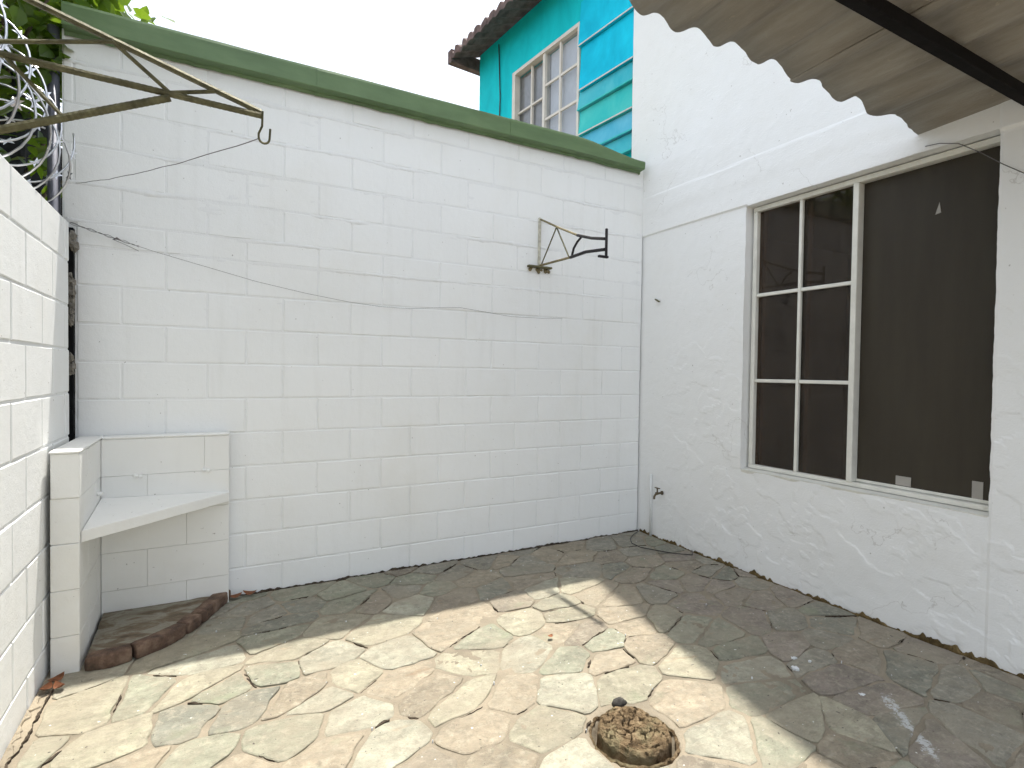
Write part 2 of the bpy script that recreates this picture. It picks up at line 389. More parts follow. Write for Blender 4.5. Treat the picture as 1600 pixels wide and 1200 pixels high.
def teal_m(name, c1, c2):
    m, nt, b = mat(name); P = wpos(nt)
    a = noisen(nt, mapv(nt, P, (1, 1, 0.6)), 3.5, 6, 0.65, 0.5)
    nt.links.new(ramp(nt, a, [(0.3, c1), (0.7, c2)]), b.inputs['Base Color']); b.inputs['Roughness'].default_value = 0.75; b.inputs['Specular IOR Level'].default_value = 0.12
    bumpn(nt, b, noisen(nt, P, 40, 4, 0.6), 0.25, 0.006); return m
M_teal = teal_m('teal_paint', (0.003, 0.47, 0.53), (0.008, 0.62, 0.68))
M_blue = [teal_m('blue_board', (0.003, 0.42, 0.62), (0.01, 0.62, 0.84)), teal_m('grey_teal_board', (0.03, 0.42, 0.52), (0.12, 0.54, 0.60)), teal_m('green_board', (0.03, 0.50, 0.50), (0.10, 0.60, 0.56)), teal_m('pale_blue_board', (0.06, 0.42, 0.60), (0.16, 0.54, 0.70))]
M_tile = simple('dark_tile', (0.13, 0.088, 0.08), 0.85, var=0.5, scale=10, bump=0.6, bscale=50)
M_cream = simple('cream_frame', (0.66, 0.62, 0.55), 0.5, var=0.08, scale=10, bump=0.1)
M_curt = simple('pale_curtain', (0.80, 0.80, 0.82), 0.9, var=0.06, scale=6, bump=0)
M_curtd = simple('grey_curtain', (0.36, 0.35, 0.34), 0.9, var=0.2, scale=30, bump=0)
def leaf_m():
    m = bpy.data.materials.new('vine_leaf'); m.use_nodes = True; nt = m.node_tree; b = nt.nodes['Principled BSDF']; out = nt.nodes['Material Output']
    P = wpos(nt); a = noisen(nt, P, 9, 3, 0.6)
    c = ramp(nt, a, [(0.3, (0.035, 0.075, 0.010)), (0.7, (0.085, 0.15, 0.018))])
    nt.links.new(c, b.inputs['Base Color']); b.inputs['Roughness'].default_value = 0.42
    t = nt.nodes.new('ShaderNodeBsdfTranslucent'); t.inputs[0].default_value = (0.20, 0.32, 0.02, 1)
    mx = nt.nodes.new('ShaderNodeMixShader'); mx.inputs[0].default_value = 0.42
    nt.links.new(b.outputs[0], mx.inputs[1]); nt.links.new(t.outputs[0], mx.inputs[2]); nt.links.new(mx.outputs[0], out.inputs['Surface']); return m
M_leaf = leaf_m()
M_bark = simple('bark', (0.10, 0.075, 0.055), 0.9, var=0.4, scale=30, bump=0.8, bscale=50)
def wood_m():
    m, nt, b = mat('stump_wood'); P = wpos(nt)
    a = noisen(nt, mapv(nt, P, (1, 1, 1)), 26, 6, 0.7, 0.8)
    c = ramp(nt, a, [(0.32, (0.035, 0.024, 0.014)), (0.5, (0.17, 0.12, 0.070)), (0.68, (0.30, 0.225, 0.14))])
    g = noisen(nt, P, 9, 4, 0.6); c = mixc(nt, mrange(nt, g, 0.5, 0.66, 0, 0.6), c, (0.24, 0.22, 0.13))
    nt.links.new(c, b.inputs['Base Color']); b.inputs['Roughness'].default_value = 0.95; b.inputs['Specular IOR Level'].default_value = 0.1
    n1 = bumpn(nt, b, noisen(nt, P, 120, 5, 0.75), 0.9, 0.008); return m
M_wood = wood_m()

# ================================================================== GROUND
g = MB(); g.add([(-400,-400,-0.16),(400,-400,-0.16),(400,400,-0.16),(-400,400,-0.16)], [(0,1,2,3)])
tag(g.build('ground', M_ground), kind='structure', label='bare earth ground under and around the houses')

# ================================================================== PATIO FLOOR: mortar bed + flagstones
STUMP = Vector((-1.815, -2.035))
FX0, FX1, FY0, FY1 = -3.83, 0.0, -4.3, 0.0
st = 0.016
nx = int((FX1-FX0)/st)+1; ny = int((FY1-FY0)/st)+1
xs = np.linspace(FX0, FX1, nx); ys = np.linspace(FY0, FY1, ny)
V = []; 
for j, y in enumerate(ys):
    for i, x in enumerate(xs):
        h = 0.0032*nz(x*5, y*5, 1.3) + 0.0030*nz(x*19, y*19, 7.7, 2) + 0.0015*nz(x*48, y*48, 3.1, 1) - 0.0012
        dx, dy = x-STUMP.x, y-STUMP.y
        a = math.atan2(dy, dx); rr = 0.163 + 0.012*nz(math.cos(a)*2, math.sin(a)*2, 3)
        d = math.hypot(dx+0.012, dy+0.014)
        if d < rr: h -= 0.075*sstep(0, 0.03, rr-d)
        V.append((x, y, h))
F = [(j*nx+i, j*nx+i+1, (j+1)*nx+i+1, (j+1)*nx+i) for j in range(ny-1) for i in range(nx-1)]
fl = MB(); fl.v = V; fl.f = F
FLOOR = tag(fl.build('patio_floor', M_bed, smooth=True), kind='structure', label='crazy paved patio floor of irregular flagstones set in mortar')

def clip(poly, n, c):     # keep points with n.p <= c
    out = []
    for i in range(len(poly)):
        p, q = poly[i], poly[(i+1) % len(poly)]
        a, b = n[0]*p[0]+n[1]*p[1]-c, n[0]*q[0]+n[1]*q[1]-c
        if a <= 0: out.append(p)
        if (a < 0 < b) or (b < 0 < a):
            t = a/(a-b); out.append((p[0]+t*(q[0]-p[0]), p[1]+t*(q[1]-p[1])))
    return out
def cells(sites, dom):
    A = np.array(sites); res = []
    for i, s in enumerate(sites):
        poly = list(dom)
        d = ((A-A[i])**2).sum(1); order = np.argsort(d)[1:34]
        for k in order:
            n = A[k]-A[i]; c = ((A[k]**2).sum()-(A[i]**2).sum())/2
            poly = clip(poly, n, c)
            if len(poly) < 3: break
        res.append(poly)
    return res
# stones are stretched along a slant: work in a squeezed frame
ang = R(24); sq = 1.45
ca, sa = math.cos(ang), math.sin(ang)
def fwd(p): return ((p[0]*ca+p[1]*sa)/sq, -p[0]*sa+p[1]*ca)
def inv(q): x = q[0]*sq; return (x*ca-q[1]*sa, x*sa+q[1]*ca)
SY0 = -3.7
dom = [fwd(p) for p in ((FX0+0.07, SY0), (FX1-0.012, SY0), (FX1-0.012, FY1-0.012), (FX0+0.07, FY1-0.012))]
sr = random.Random(5)
sites = []
tries = 0
while len(sites) < 282 and tries < 60000:
    tries += 1
    p = (sr.uniform(FX0, FX1), sr.uniform(SY0, FY1))
    q = fwd(p)
    md = 0.088 + 0.14*sr.random()**1.3
    ds = (STUMP - Vector(p)).length
    if 0.02 < ds < 0.24: continue
    if all((q[0]-s[0])**2+(q[1]-s[1])**2 > md*md for s in sites): sites.append(q)
sites.append(fwd(STUMP)); si = len(sites)-1
for k in range(8):
    a = k*math.pi/4+0.2; sites.append(fwd((STUMP.x+0.345*math.cos(a), STUMP.y+0.345*math.sin(a))))
# drop others too close to the ring
keep = [i for i, s in enumerate(sites) if i >= si or (Vector(inv(s))-STUMP).length > 0.46]
sites = [sites[i] for i in keep]; si = keep.index(si)
cl = cells(sites, dom)
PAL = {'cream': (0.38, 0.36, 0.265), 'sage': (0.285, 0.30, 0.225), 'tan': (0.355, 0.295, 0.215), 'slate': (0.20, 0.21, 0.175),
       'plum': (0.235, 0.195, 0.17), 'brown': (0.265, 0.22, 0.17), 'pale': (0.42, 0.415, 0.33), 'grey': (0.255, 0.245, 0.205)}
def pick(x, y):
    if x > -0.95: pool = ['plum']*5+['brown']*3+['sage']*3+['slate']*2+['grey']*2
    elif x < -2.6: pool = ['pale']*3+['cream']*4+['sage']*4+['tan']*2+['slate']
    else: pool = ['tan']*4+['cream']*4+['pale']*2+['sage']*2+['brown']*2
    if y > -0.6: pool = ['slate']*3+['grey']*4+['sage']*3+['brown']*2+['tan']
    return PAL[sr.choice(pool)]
edges_for_crack = []
for i, poly in enumerate(cl):
    if len(poly) < 3 or i == si: continue
    P = [Vector(inv(q)) for q in poly]
    cx = sum((p for p in P), Vector((0,0)))/len(P)
    ar = abs(sum(P[k].x*P[(k+1)%len(P)].y-P[(k+1)%len(P)].x*P[k].y for k in range(len(P))))/2
    if ar < 0.006: continue
    for k in range(len(P)):
        a, b = P[k], P[(k+1) % len(P)]
        if (b-a).length > 0.09: edges_for_crack.append((a, b))
    gap = sr.uniform(0.003, 0.010)
    # inset towards the centre by 'gap' per edge
    Q = [(p.x, p.y) for p in P]
    ccw = sum(Q[k][0]*Q[(k+1)%len(Q)][1]-Q[(k+1)%len(Q)][0]*Q[k][1] for k in range(len(Q))) > 0
    pol = list(Q)
    for k in range(len(Q)):
        a, b = Q[k], Q[(k+1) % len(Q)]
        ex, ey = b[0]-a[0], b[1]-a[1]; l = math.hypot(ex, ey)
        if l < 1e-6: continue
        n = (ey/l, -ex/l) if ccw else (-ey/l, ex/l)
        pol = clip(pol, n, n[0]*a[0]+n[1]*a[1]-gap*sr.uniform(0.5, 1.3))
        if len(pol) < 3: break
    # crop stones that reach under the stump
    if len(pol) < 3: continue
    if not ccw: pol = pol[::-1]
    # chaikin corner cut, resample, jitter
    def chaikin(pp, t):
        o = []
        for k in range(len(pp)):
            a, b = Vector(pp[k]), Vector(pp[(k+1) % len(pp)])
            o += [a.lerp(b, t), a.lerp(b, 1-t)]
        return o
    pp = chaikin(pol, 0.10)
    out = []
    for k in range(len(pp)):
        a, b = pp[k], pp[(k+1) % len(pp)]; l = (b-a).length
        n = max(1, int(l/0.032))
        for t in range(n): out.append(a.lerp(b, t/n))
    # remove near duplicates
    ring = []
    for p in out:
        if not ring or (p-ring[-1]).length > 0.010: ring.append(p)
    if len(ring) < 5: continue
    ring = [p + Vector((nz(p.x*9, p.y*9, i*3.1, 2), nz(p.x*9, p.y*9, i*3.1+50, 2)))*0.014 + Vector((nz(p.x*40, p.y*40, i*3.1, 1), nz(p.x*40, p.y*40, i*3.1+50, 1)))*0.005 for p in ring]
    ring = [Vector((min(max(p.x, FX0+0.06), FX1-0.008), min(max(p.y, FY0), FY1-0.008))) for p in ring]
    ring2 = []
    for p in ring:
        d = p-STUMP
        if d.length < 0.185: p = STUMP + d.normalized()*0.185
        ring2.append(p)
    ring = ring2
    top = 0.0022 + sr.uniform(-0.002, 0.0045); tx, ty = sr.uniform(-0.010, 0.010), sr.uniform(-0.010, 0.010)
    c = sum(ring, Vector((0,0)))/len(ring); n = len(ring)
    vv = []
    def zt(p): return top + tx*(p.x-c.x) + ty*(p.y-c.y)
    for p in ring: vv.append((p.x-c.x, p.y-c.y, -0.025))
    for p in ring: vv.append((p.x-c.x, p.y-c.y, zt(p)-0.0025))
    for p in ring:
        q = p.lerp(c, 0.004/max(0.03, (p-c).length)*1.2); vv.append((q.x-c.x, q.y-c.y, zt(q)))
    for p in ring:
        q = p.lerp(c, 0.45); vv.append((q.x-c.x, q.y-c.y, zt(q)+0.003*nz(q.x*8, q.y*8, 9)))
    vv.append((0, 0, zt(c)+0.001))
    ff = []
    for r_ in range(3):
        for k in range(n): ff.append((r_*n+k, r_*n+(k+1)%n, (r_+1)*n+(k+1)%n, (r_+1)*n+k))
    for k in range(n): ff.append((3*n+k, 3*n+(k+1)%n, 4*n))
    me = bpy.data.meshes.new('flagstone'); me.from_pydata(vv, [], ff); me.materials.append(M_stone)
    o = link('flagstone', me, FLOOR, (c.x, c.y, 0))
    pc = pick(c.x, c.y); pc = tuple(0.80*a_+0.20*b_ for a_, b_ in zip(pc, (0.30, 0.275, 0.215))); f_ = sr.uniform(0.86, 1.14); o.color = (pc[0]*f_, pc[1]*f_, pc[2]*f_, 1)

# dark soil in open joints
ck = MB()
def ribbon(mb, a, b, wmax, seed, z=0.0085, wob=0.010):
    a, b = Vector(a), Vector(b); l = (b-a).length; n = max(3, int(l/0.008)); d = (b-a)/l; m = Vector((-d.y, d.x))
    V = []; F = []
    for k in range(n+1):
        t = k/n; p = a.lerp(b, t) + m*(wob*nz(t*l*9, seed, 0.5) + 0.005*nz(t*l*55, seed, 2.5, 2))
        w_ = wmax*max(0.08, 0.45+1.5*nz(t*l*16, seed, 5.5, 3))*math.sin(math.pi*min(1, max(0.04, t)))**0.5
        w_ = max(0.0008, w_)
        V += [(p.x+m.x*w_/2, p.y+m.y*w_/2, z), (p.x-m.x*w_/2, p.y-m.y*w_/2, z), (p.x+m.x*w_/2, p.y+m.y*w_/2, z-0.012), (p.x-m.x*w_/2, p.y-m.y*w_/2, z-0.012)]
    for k in range(n):
        i = 4*k; F += [(i, i+1, i+5, i+4), (i, i+4, i+6, i+2), (i+1, i+3, i+7, i+5)]
    mb.add(V, F)
sr.shuffle(edges_for_crack)
for k, (a, b) in enumerate(edges_for_crack[:120]):
    t0 = sr.uniform(0, 0.5); t1 = min(1, t0+sr.uniform(0.25, 0.7))
    ribbon(ck, a.lerp(b, t0), a.lerp(b, t1), sr.uniform(0.003, 0.010), k*1.7, z=0.0030, wob=0.007)
ribbon(ck, (-3.765, -0.72), (-3.80, -1.5), 0.009, 77)
for k, (a, b) in enumerate(edges_for_crack[120:152]):
    t0 = sr.uniform(0, 0.35); t1 = min(1, t0+sr.uniform(0.3, 0.65))
    ribbon(ck, a.lerp(b, t0), a.lerp(b, t1), sr.uniform(0.006, 0.012), k*2.3+400, z=0.0058, wob=0.006)
tag(ck.build('crack_soil', M_soil, FLOOR), kind='stuff')

# ================================================================== BLOCK WALLS
def block_mesh(w_, h_, d_, seed):
    # painted hollow block, front face at y=0 looking to -y, slightly worn edge
    r_ = random.Random(seed); n = 0; ring = []
    for (ax, az, bx, bz, k) in ((-w_/2,-h_/2,w_/2,-h_/2,4),(w_/2,-h_/2,w_/2,h_/2,3),(w_/2,h_/2,-w_/2,h_/2,4),(-w_/2,h_/2,-w_/2,-h_/2,3)):
        for t in range(k): ring.append((ax+(bx-ax)*t/k, az+(bz-az)*t/k))
    n = len(ring); V = []
    J = [(r_.uniform(-1,1)*0.0011, r_.uniform(-1,1)*0.0011) for _ in ring]
    for x, z in ring: V.append((x, d_, z))
    for (x, z), (jx, jz) in zip(ring, J): V.append((x+jx, 0.0030, z+jz))
    for (x, z), (jx, jz) in zip(ring, J):
        c_ = 0.0035+r_.random()*0.0015
        V.append((x+jx-math.copysign(c_, x) if abs(abs(x)-w_/2) < 1e-6 else x, 0.0, z+jz-math.copysign(c_, z) if abs(abs(z)-h_/2) < 1e-6 else z))
    V.append((0, -0.0006*r_.random(), 0))
    F = []
    for a in range(2):
        for k in range(n): F.append((a*n+k, a*n+(k+1)%n, (a+1)*n+(k+1)%n, (a+1)*n+k))
    for k in range(n): F.append((2*n+k, 2*n+(k+1)%n, 3*n))
    return V, F
_bm = {}
def block(parent, w_, h_, d_, loc, rotz=0.0, m=None, name='concrete_block'):
    key = (round(w_,3), round(h_,3), round(d_,3), rnd.randrange(3), m.name if m else '')
    if key not in _bm:
        V, F = block_mesh(w_, h_, d_, hash(key) & 0xffff)
        me = bpy.data.meshes.new('concrete_block'); me.from_pydata(V, [], F); me.materials.append(m or M_block); _bm[key] = me
    o = link(name, _bm[key], parent, loc)
    o.rotation_euler = (rnd.uniform(-1,1)*0.004, 0, rotz + rnd.uniform(-1,1)*0.003)
    return o
GAP = 0.0075
# ---- back wall
BX0, BX1 = -3.872, -0.013
BW = tag(empty('block_wall', (-1.9, 0, 0)), 'tall white painted block wall with green coping behind the patio', 'wall')
bz = [-0.038] + [0.162+0.2*k for k in range(10)] + [2.09, 2.287, 2.482, 2.685, 2.90, 3.05]
rowpar = [1 if k % 2 == 0 else 0 for k in range(10)] + [0, 1, 0, 1, 0, 1]
X0, HL = -3.0237, 0.2005
for r_, par in enumerate(rowpar):
    z0, z1 = bz[r_], bz[r_+1]
    js = [X0+k*HL for k in range(-6, 17) if (k % 2) == par]
    bx0 = -3.817 if z1 < 2.1 else BX0
    js = [bx0] + [x for x in js if bx0+0.03 < x < BX1-0.03] + [BX1]
    for a, b in zip(js[:-1], js[1:]):
        o = block(BW, b-a-GAP, z1-z0-GAP, 0.06, (0, 0, 0))
        o.location = Vector(((a+b)/2, rnd.uniform(-0.0012, 0.0012), (z0+z1)/2)) - BW.location
# painted joint mortar sheet, deeper in the lower courses, smeared flush above
mo = MB(); nx = 150; nzz = 320
V = []
for j in range(nzz+1):
    z = -0.1+ (3.05+0.1)*j/nzz
    for i in range(nx+1):
        x = BX0+(BX1-BX0)*i/nx
        base = 0.0034 if z < 1.93 else 0.0024
        y = base + (0.0026 if z < 1.93 else 0.0024)*nz(x*6, z*25, 4.4)
        V.append((x, y, z))
F = [(j*(nx+1)+i, j*(nx+1)+i+1, (j+1)*(nx+1)+i+1, (j+1)*(nx+1)+i) for j in range(nzz) for i in range(nx)]
b0 = len(V)
V += [(BX0,0.15,-0.1),(BX1,0.15,-0.1),(BX1,0.15,3.05),(BX0,0.15,3.05)]
F += [(b0+1,b0,b0+3,b0+2), (0, nzz*(nx+1), b0+3, b0), (nx, b0+1, b0+2, nzz*(nx+1)+nx)]
mo.v = V; mo.f = F
rel(mo.build('joint_mortar', M_mortar), BW)
# ridges of smeared mortar along the upper bed joints
for q, z in enumerate((1.962, 2.09, 2.287, 2.482, 2.685, 2.90)):
    sm = MB(); n = 420; prof = (-1, -0.55, 0, 0.55, 1)
    for k in range(n+1):
        x = BX0+0.02+(BX1-BX0-0.04)*k/n
        act = nz(x*1.6+q*9, 2.2, q*5.1, 2)
        amp = sstep(-0.15, 0.25, act)
        wd = 0.010+0.012*abs(nz(x*7, q*3.3, 1.0))
        zc = z+0.010*nz(x*3.1, q*7.7, 8.0) - 0.004
        for p in prof:
            hgt = (1-p*p)*(0.0062*amp*(0.5+0.8*abs(nz(x*17, q, 3.0, 2)))) - 0.0012
            sm.v.append((x, -hgt, zc+p*wd*(1+0.4*nz(x*30, p*3, q, 1))))
    for k in range(n):
        for p in range(4): i = k*5+p; sm.f.append((i, i+5, i+6, i+1))
    rel(sm.build('mortar_smear', M_mortar, smooth=True), BW)
# green metal coping in lapped lengths
cx = [-3.86, -2.62, -1.30, -0.07]
for k in range(3):
    c = MB(); a, b = cx[k]-(0.03 if k else 0), cx[k+1]; n = 26; off = 0.0025*k
    prof = [(-0.012, 3.012), (-0.020, 3.030), (-0.072, 3.034), (-0.076, 3.038), (-0.078, 3.136), (-0.074, 3.150), (-0.060, 3.156), (0.06, 3.160), (0.20, 3.158), (0.205, 3.04)]
    for i in range(n+1):
        x = a+(b-a)*i/n
        for m_, (y, z) in enumerate(prof):
            wob = 0.004*nz(x*2.3, k*3.0, m_*0.4)
            ragged = 0.006*nz(x*19, 3.0, k, 2) if m_ < 2 else 0
            sag = -0.008*sstep(-0.9, -0.05, x) - (0.055*sstep(-0.75, -0.10, x) if m_ > 3 else 0)
            c.v.append((x, y-off+wob*0.6, z+wob+ragged+sag))
    m_ = len(prof)
    for i in range(n):
        for p in range(m_-1): j = i*m_+p; c.f.append((j, j+m_, j+m_+1, j+1))
    c.f.append(tuple(range(m_))); c.f.append(tuple(n*m_+p for p in range(m_))[::-1])
    rel(c.build('coping', M_green), BW)

# ---- left wall (face at x = -3.82 looking to +x)
LX = -3.822
LW = tag(empty('block_wall', (LX, -2.2, 0)), 'low sunlit white block wall topped with razor wire coil', 'wall')
lz = [-0.08, 0.13, 0.345, 0.56, 0.775, 0.99, 1.205, 1.42, 1.635, 1.85, 2.05]
LY0, LY1 = -4.6, -0.135
for r_ in range(10):
    z0, z1 = lz[r_], lz[r_+1]
    off = -1.02 if r_ % 2 == 1 else -0.845
    js = sorted([off - 0.4*k for k in range(-2, 10)])
    js = [LY0] + [y for y in js if LY0+0.04 < y < LY1-0.04] + [LY1]
    for a, b in zip(js[:-1], js[1:]):
        o = block(LW, b-a-GAP*1.3, z1-z0-GAP*1.3, 0.07, (0,0,0), rotz=math.pi/2)
        o.location = Vector((LX+rnd.uniform(-0.0015, 0.0015), (a+b)/2, (z0+z1)/2)) - LW.location
c = MB().box((LX-0.14, LY0+0.001, -0.1), (LX-0.0042, LY1-0.003, 2.046))
rel(c.build('joint_mortar', M_mortar), LW)

# rough mortar left in the open joint between the two walls
jd = MB()
for k in range(110):
    z = 0.95+k*0.0102+rnd.uniform(-0.012, 0.012)
    if nz(z*4.2, 5.5, 0) < -0.12: continue
    p = Vector((-3.832+rnd.uniform(-0.012, 0.010), -0.055+rnd.uniform(-0.02, 0.02), z)); r_ = rnd.uniform(0.009, 0.021)
    vs = []
    for a in range(4):
        th = math.pi*(a+0.5)/4
        for b in range(6):
            ph = 2*math.pi*b/6
            d = Vector((math.sin(th)*math.cos(ph), math.sin(th)*math.sin(ph), math.cos(th)))
            vs.append(p+Vector((d.x, d.y, d.z*1.5))*r_*(1+0.9*nz(*(d*2.5+Vector((k*3,0,0))))))
    fs = [(a*6+b, a*6+(b+1)%6, (a+1)*6+(b+1)%6, (a+1)*6+b) for a in range(3) for b in range(6)] + [tuple(range(6))[::-1], tuple(18+b for b in range(6))]
    jd.add(vs, fs)
M_rough = simple('raw_mortar', (0.20, 0.185, 0.16), 0.95, var=0.5, scale=30, bump=0.8, bscale=120, spec=0.1)
tag(rel(jd.build('raw_mortar', M_rough), BW), kind='stuff')
# dark strip painting in the shade of the open joint
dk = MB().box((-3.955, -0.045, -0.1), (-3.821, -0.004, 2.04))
rel(dk.build('joint_shade', M_shade), LW)

# ================================================================== HOUSE (right wall x = 0)
HS = tag(empty('house', (0.0, -1.7, 0)), 'white stuccoed house wall with the large dark window', 'house')
WY0, WY1, WZ0, WZ1 = -2.40, -1.02, 0.69, 2.49
sy = sorted(set([round(-4.6+0.05*k, 4) for k in range(40)] + [round(-2.6+0.0125*k, 4) for k in range(210)] + [WY0, WY1, 0.02, 0.16]))
sy = [y for y in sy if y <= 0.16]
sz = sorted(set([round(-0.1+0.0125*k, 4) for k in range(250)] + [round(3.03+0.06*k, 4) for k in range(45)] + [WZ0, WZ1]))
V = []; idx = {}
def relief(y, z):
    d = 0.004*nz(y*1.7, z*1.7, 3.3)+0.0016*nz(y*9, z*9, 8.1)
    # trowelled plaster patches with lifted edges on the lower wall
    p = nz(y*2.6, z*3.4, 21.0, 4)
    k = sstep(2.3, 1.2, z)*sstep(0.05, -0.7, y)
    d += 0.0026*sstep(0.0, 0.09, p)*k + 0.0018*sstep(0.20, 0.26, nz(y*3.1, z*4.0, 33.0, 4))*k
    # band above the lintel line stands proud, and a second faint lift
    e = 2.492+0.006*nz(y*3, 0, 1)
    if y > WY1-0.02: d += 0.013*sstep(e-0.004, e+0.006, z)
    else: d += 0.013*sstep(e-0.02, e, z)
    e2 = 2.80+0.010*nz(y*2, 5, 1)
    d += 0.005*sstep(e2+0.01, e2-0.006, z)*sstep(2.6, 2.7, z)
    if y < WY0: d += 0.004
    edge = 0.004*nz(y*14, z*14, 2.0)
    return -d
for j, z in enumerate(sz):
    for i, y in enumerate(sy):
        idx[(i, j)] = len(V)
        yy, zz = y, z
        if y in (WY0, WY1) and WZ0 <= z <= WZ1: yy += 0.003*nz(z*11, y, 4.0)
        if z in (WZ0, WZ1) and WY0 <= y <= WY1: zz += 0.003*nz(y*11, z, 4.0)
        V.append((relief(y, z), yy, zz))
F = []
def inwin(y0, y1, z0, z1): return y0 >= WY0-1e-6 and y1 <= WY1+1e-6 and z0 >= WZ0-1e-6 and z1 <= WZ1+1e-6
for j in range(len(sz)-1):
    for i in range(len(sy)-1):
        if inwin(sy[i], sy[i+1], sz[j], sz[j+1]): continue
        F.append((idx[(i,j)], idx[(i,j+1)], idx[(i+1,j+1)], idx[(i+1,j)]))
# reveals
iy0, iy1, jz0, jz1 = sy.index(WY0), sy.index(WY1), sz.index(WZ0), sz.index(WZ1)
loop = [(i, jz0) for i in range(iy0, iy1)] + [(iy1, j) for j in range(jz0, jz1)] + [(i, jz1) for i in range(iy1, iy0, -1)] + [(iy0, j) for j in range(jz1, jz0, -1)]
deep = []
for (i, j) in loop:
    p = V[idx[(i,j)]]; deep.append(len(V)); V.append((0.16, p[1], p[2]))
for k in range(len(loop)):
    a, b = loop[k], loop[(k+1) % len(loop)]
    F.append((idx[a], idx[b], deep[(k+1) % len(loop)], deep[k]))
wl = MB(); wl.v = V; wl.f = F
wo = rel(wl.build('wall', M_stucco, smooth=False), HS)
# room behind the window
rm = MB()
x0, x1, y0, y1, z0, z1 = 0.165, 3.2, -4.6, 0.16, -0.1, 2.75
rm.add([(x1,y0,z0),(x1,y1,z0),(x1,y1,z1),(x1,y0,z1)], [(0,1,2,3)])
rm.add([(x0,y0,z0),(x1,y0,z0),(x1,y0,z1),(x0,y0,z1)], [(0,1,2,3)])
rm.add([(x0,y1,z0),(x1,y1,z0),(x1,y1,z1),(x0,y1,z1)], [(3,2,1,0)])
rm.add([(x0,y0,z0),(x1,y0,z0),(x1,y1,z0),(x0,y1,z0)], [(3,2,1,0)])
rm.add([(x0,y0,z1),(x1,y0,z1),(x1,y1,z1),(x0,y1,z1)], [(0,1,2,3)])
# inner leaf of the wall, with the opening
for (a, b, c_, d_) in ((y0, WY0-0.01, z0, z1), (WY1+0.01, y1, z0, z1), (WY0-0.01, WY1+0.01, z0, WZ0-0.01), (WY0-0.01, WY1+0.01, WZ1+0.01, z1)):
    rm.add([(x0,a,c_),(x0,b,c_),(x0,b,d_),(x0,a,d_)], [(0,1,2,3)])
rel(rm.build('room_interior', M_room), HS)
up_ = MB().box((0.02, -4.6, 2.76), (3.2, 0.16, 5.58)); rel(up_.build('upper_storey', M_stucco), HS)
# high eave that throws the shade edge over the patio (unseen, edge skewed to shape that shade)
rf = MB()
ev = [(-0.10, 0.55), (-0.18, 0.19), (-0.46, -1.28), (-0.50, -1.50), (-0.15, -4.6)]
for (x, y) in ev: rf.v += [(x, y, 5.60), (x, y, 5.64), (3.4, y, 6.30), (3.4, y, 6.26)]
for k in range(len(ev)-1):
    i = 4*k; rf.f += [(i, i+4, i+5, i+1), (i+1, i+5, i+6, i+2), (i, i+3, i+7, i+4)]
rf.f += [(0,1,2,3), (19,18,17,16)]
rel(rf.build('roof', M_tile), HS)

# ---- window
WN = empty('window', (0.08, -1.71, 0.70)); WN.parent = HS; WN.location = Vector((0.08, -1.71, 0.70)) - HS.location
wpar = Vector((0.08, -1.71, 0.70))
def wpart(mb, name, m, smooth=False):
    o = mb.build(name, m, smooth=smooth); o.parent = WN; o.matrix_parent_inverse = Matrix.Translation(-wpar); return o
FR = MB()
FR.bevbox((0.055, -2.395, 0.702), (0.125, -1.035, 0.728), 0.003)
FR.bevbox((0.055, -2.395, 2.452), (0.125, -1.035, 2.482), 0.003)
FR.bevbox((0.056, -1.066, 0.729), (0.124, -1.036, 2.451), 0.003)
FR.bevbox((0.056, -2.425, 0.729), (0.124, -2.394, 2.451), 0.003)
wpart(FR, 'frame', M_alu)
wpart(MB().bevbox((0.050, -1.738, 0.7285), (0.110, -1.706, 2.4515), 0.003), 'mullion', M_alu)
wpart(MB().bevbox((0.062, -1.388, 0.7285), (0.086, -1.368, 2.4515), 0.003), 'muntin', M_alu)
for z in (1.303, 1.884):
    wpart(MB().bevbox((0.064, -1.705, z-0.011), (0.084, -1.389, z+0.011), 0.003), 'muntin', M_alu)
    wpart(MB().bevbox((0.064, -1.367, z-0.011), (0.084, -1.0665, z+0.011), 0.003), 'muntin', M_alu)
for (a, b) in ((-1.367, -1.0665), (-1.705, -1.389)):
    for (c_, d_) in ((0.729, 1.291), (1.315, 1.872), (1.896, 2.451)):
        wpart(MB().box((0.088, a, c_), (0.092, b, d_)), 'pane', M_glass)
for y in (-1.098, -1.418): wpart(MB().box((0.100, y-0.012, 0.73), (0.122, y+0.012, 2.45)), 'inner_stile', M_stile)
wpart(MB().box((0.118, -2.393, 0.7295), (0.122, -1.739, 2.4505)), 'pane', M_glass)
wpart(MB().box((0.104, -2.393, 0.731), (0.107, -1.741, 2.449)), 'insect_screen', M_screen)
for z in (0.7305,): wpart(MB().bevbox((0.098, -2.393, z), (0.103, -1.739, z+0.016), 0.001), 'track', M_alu)
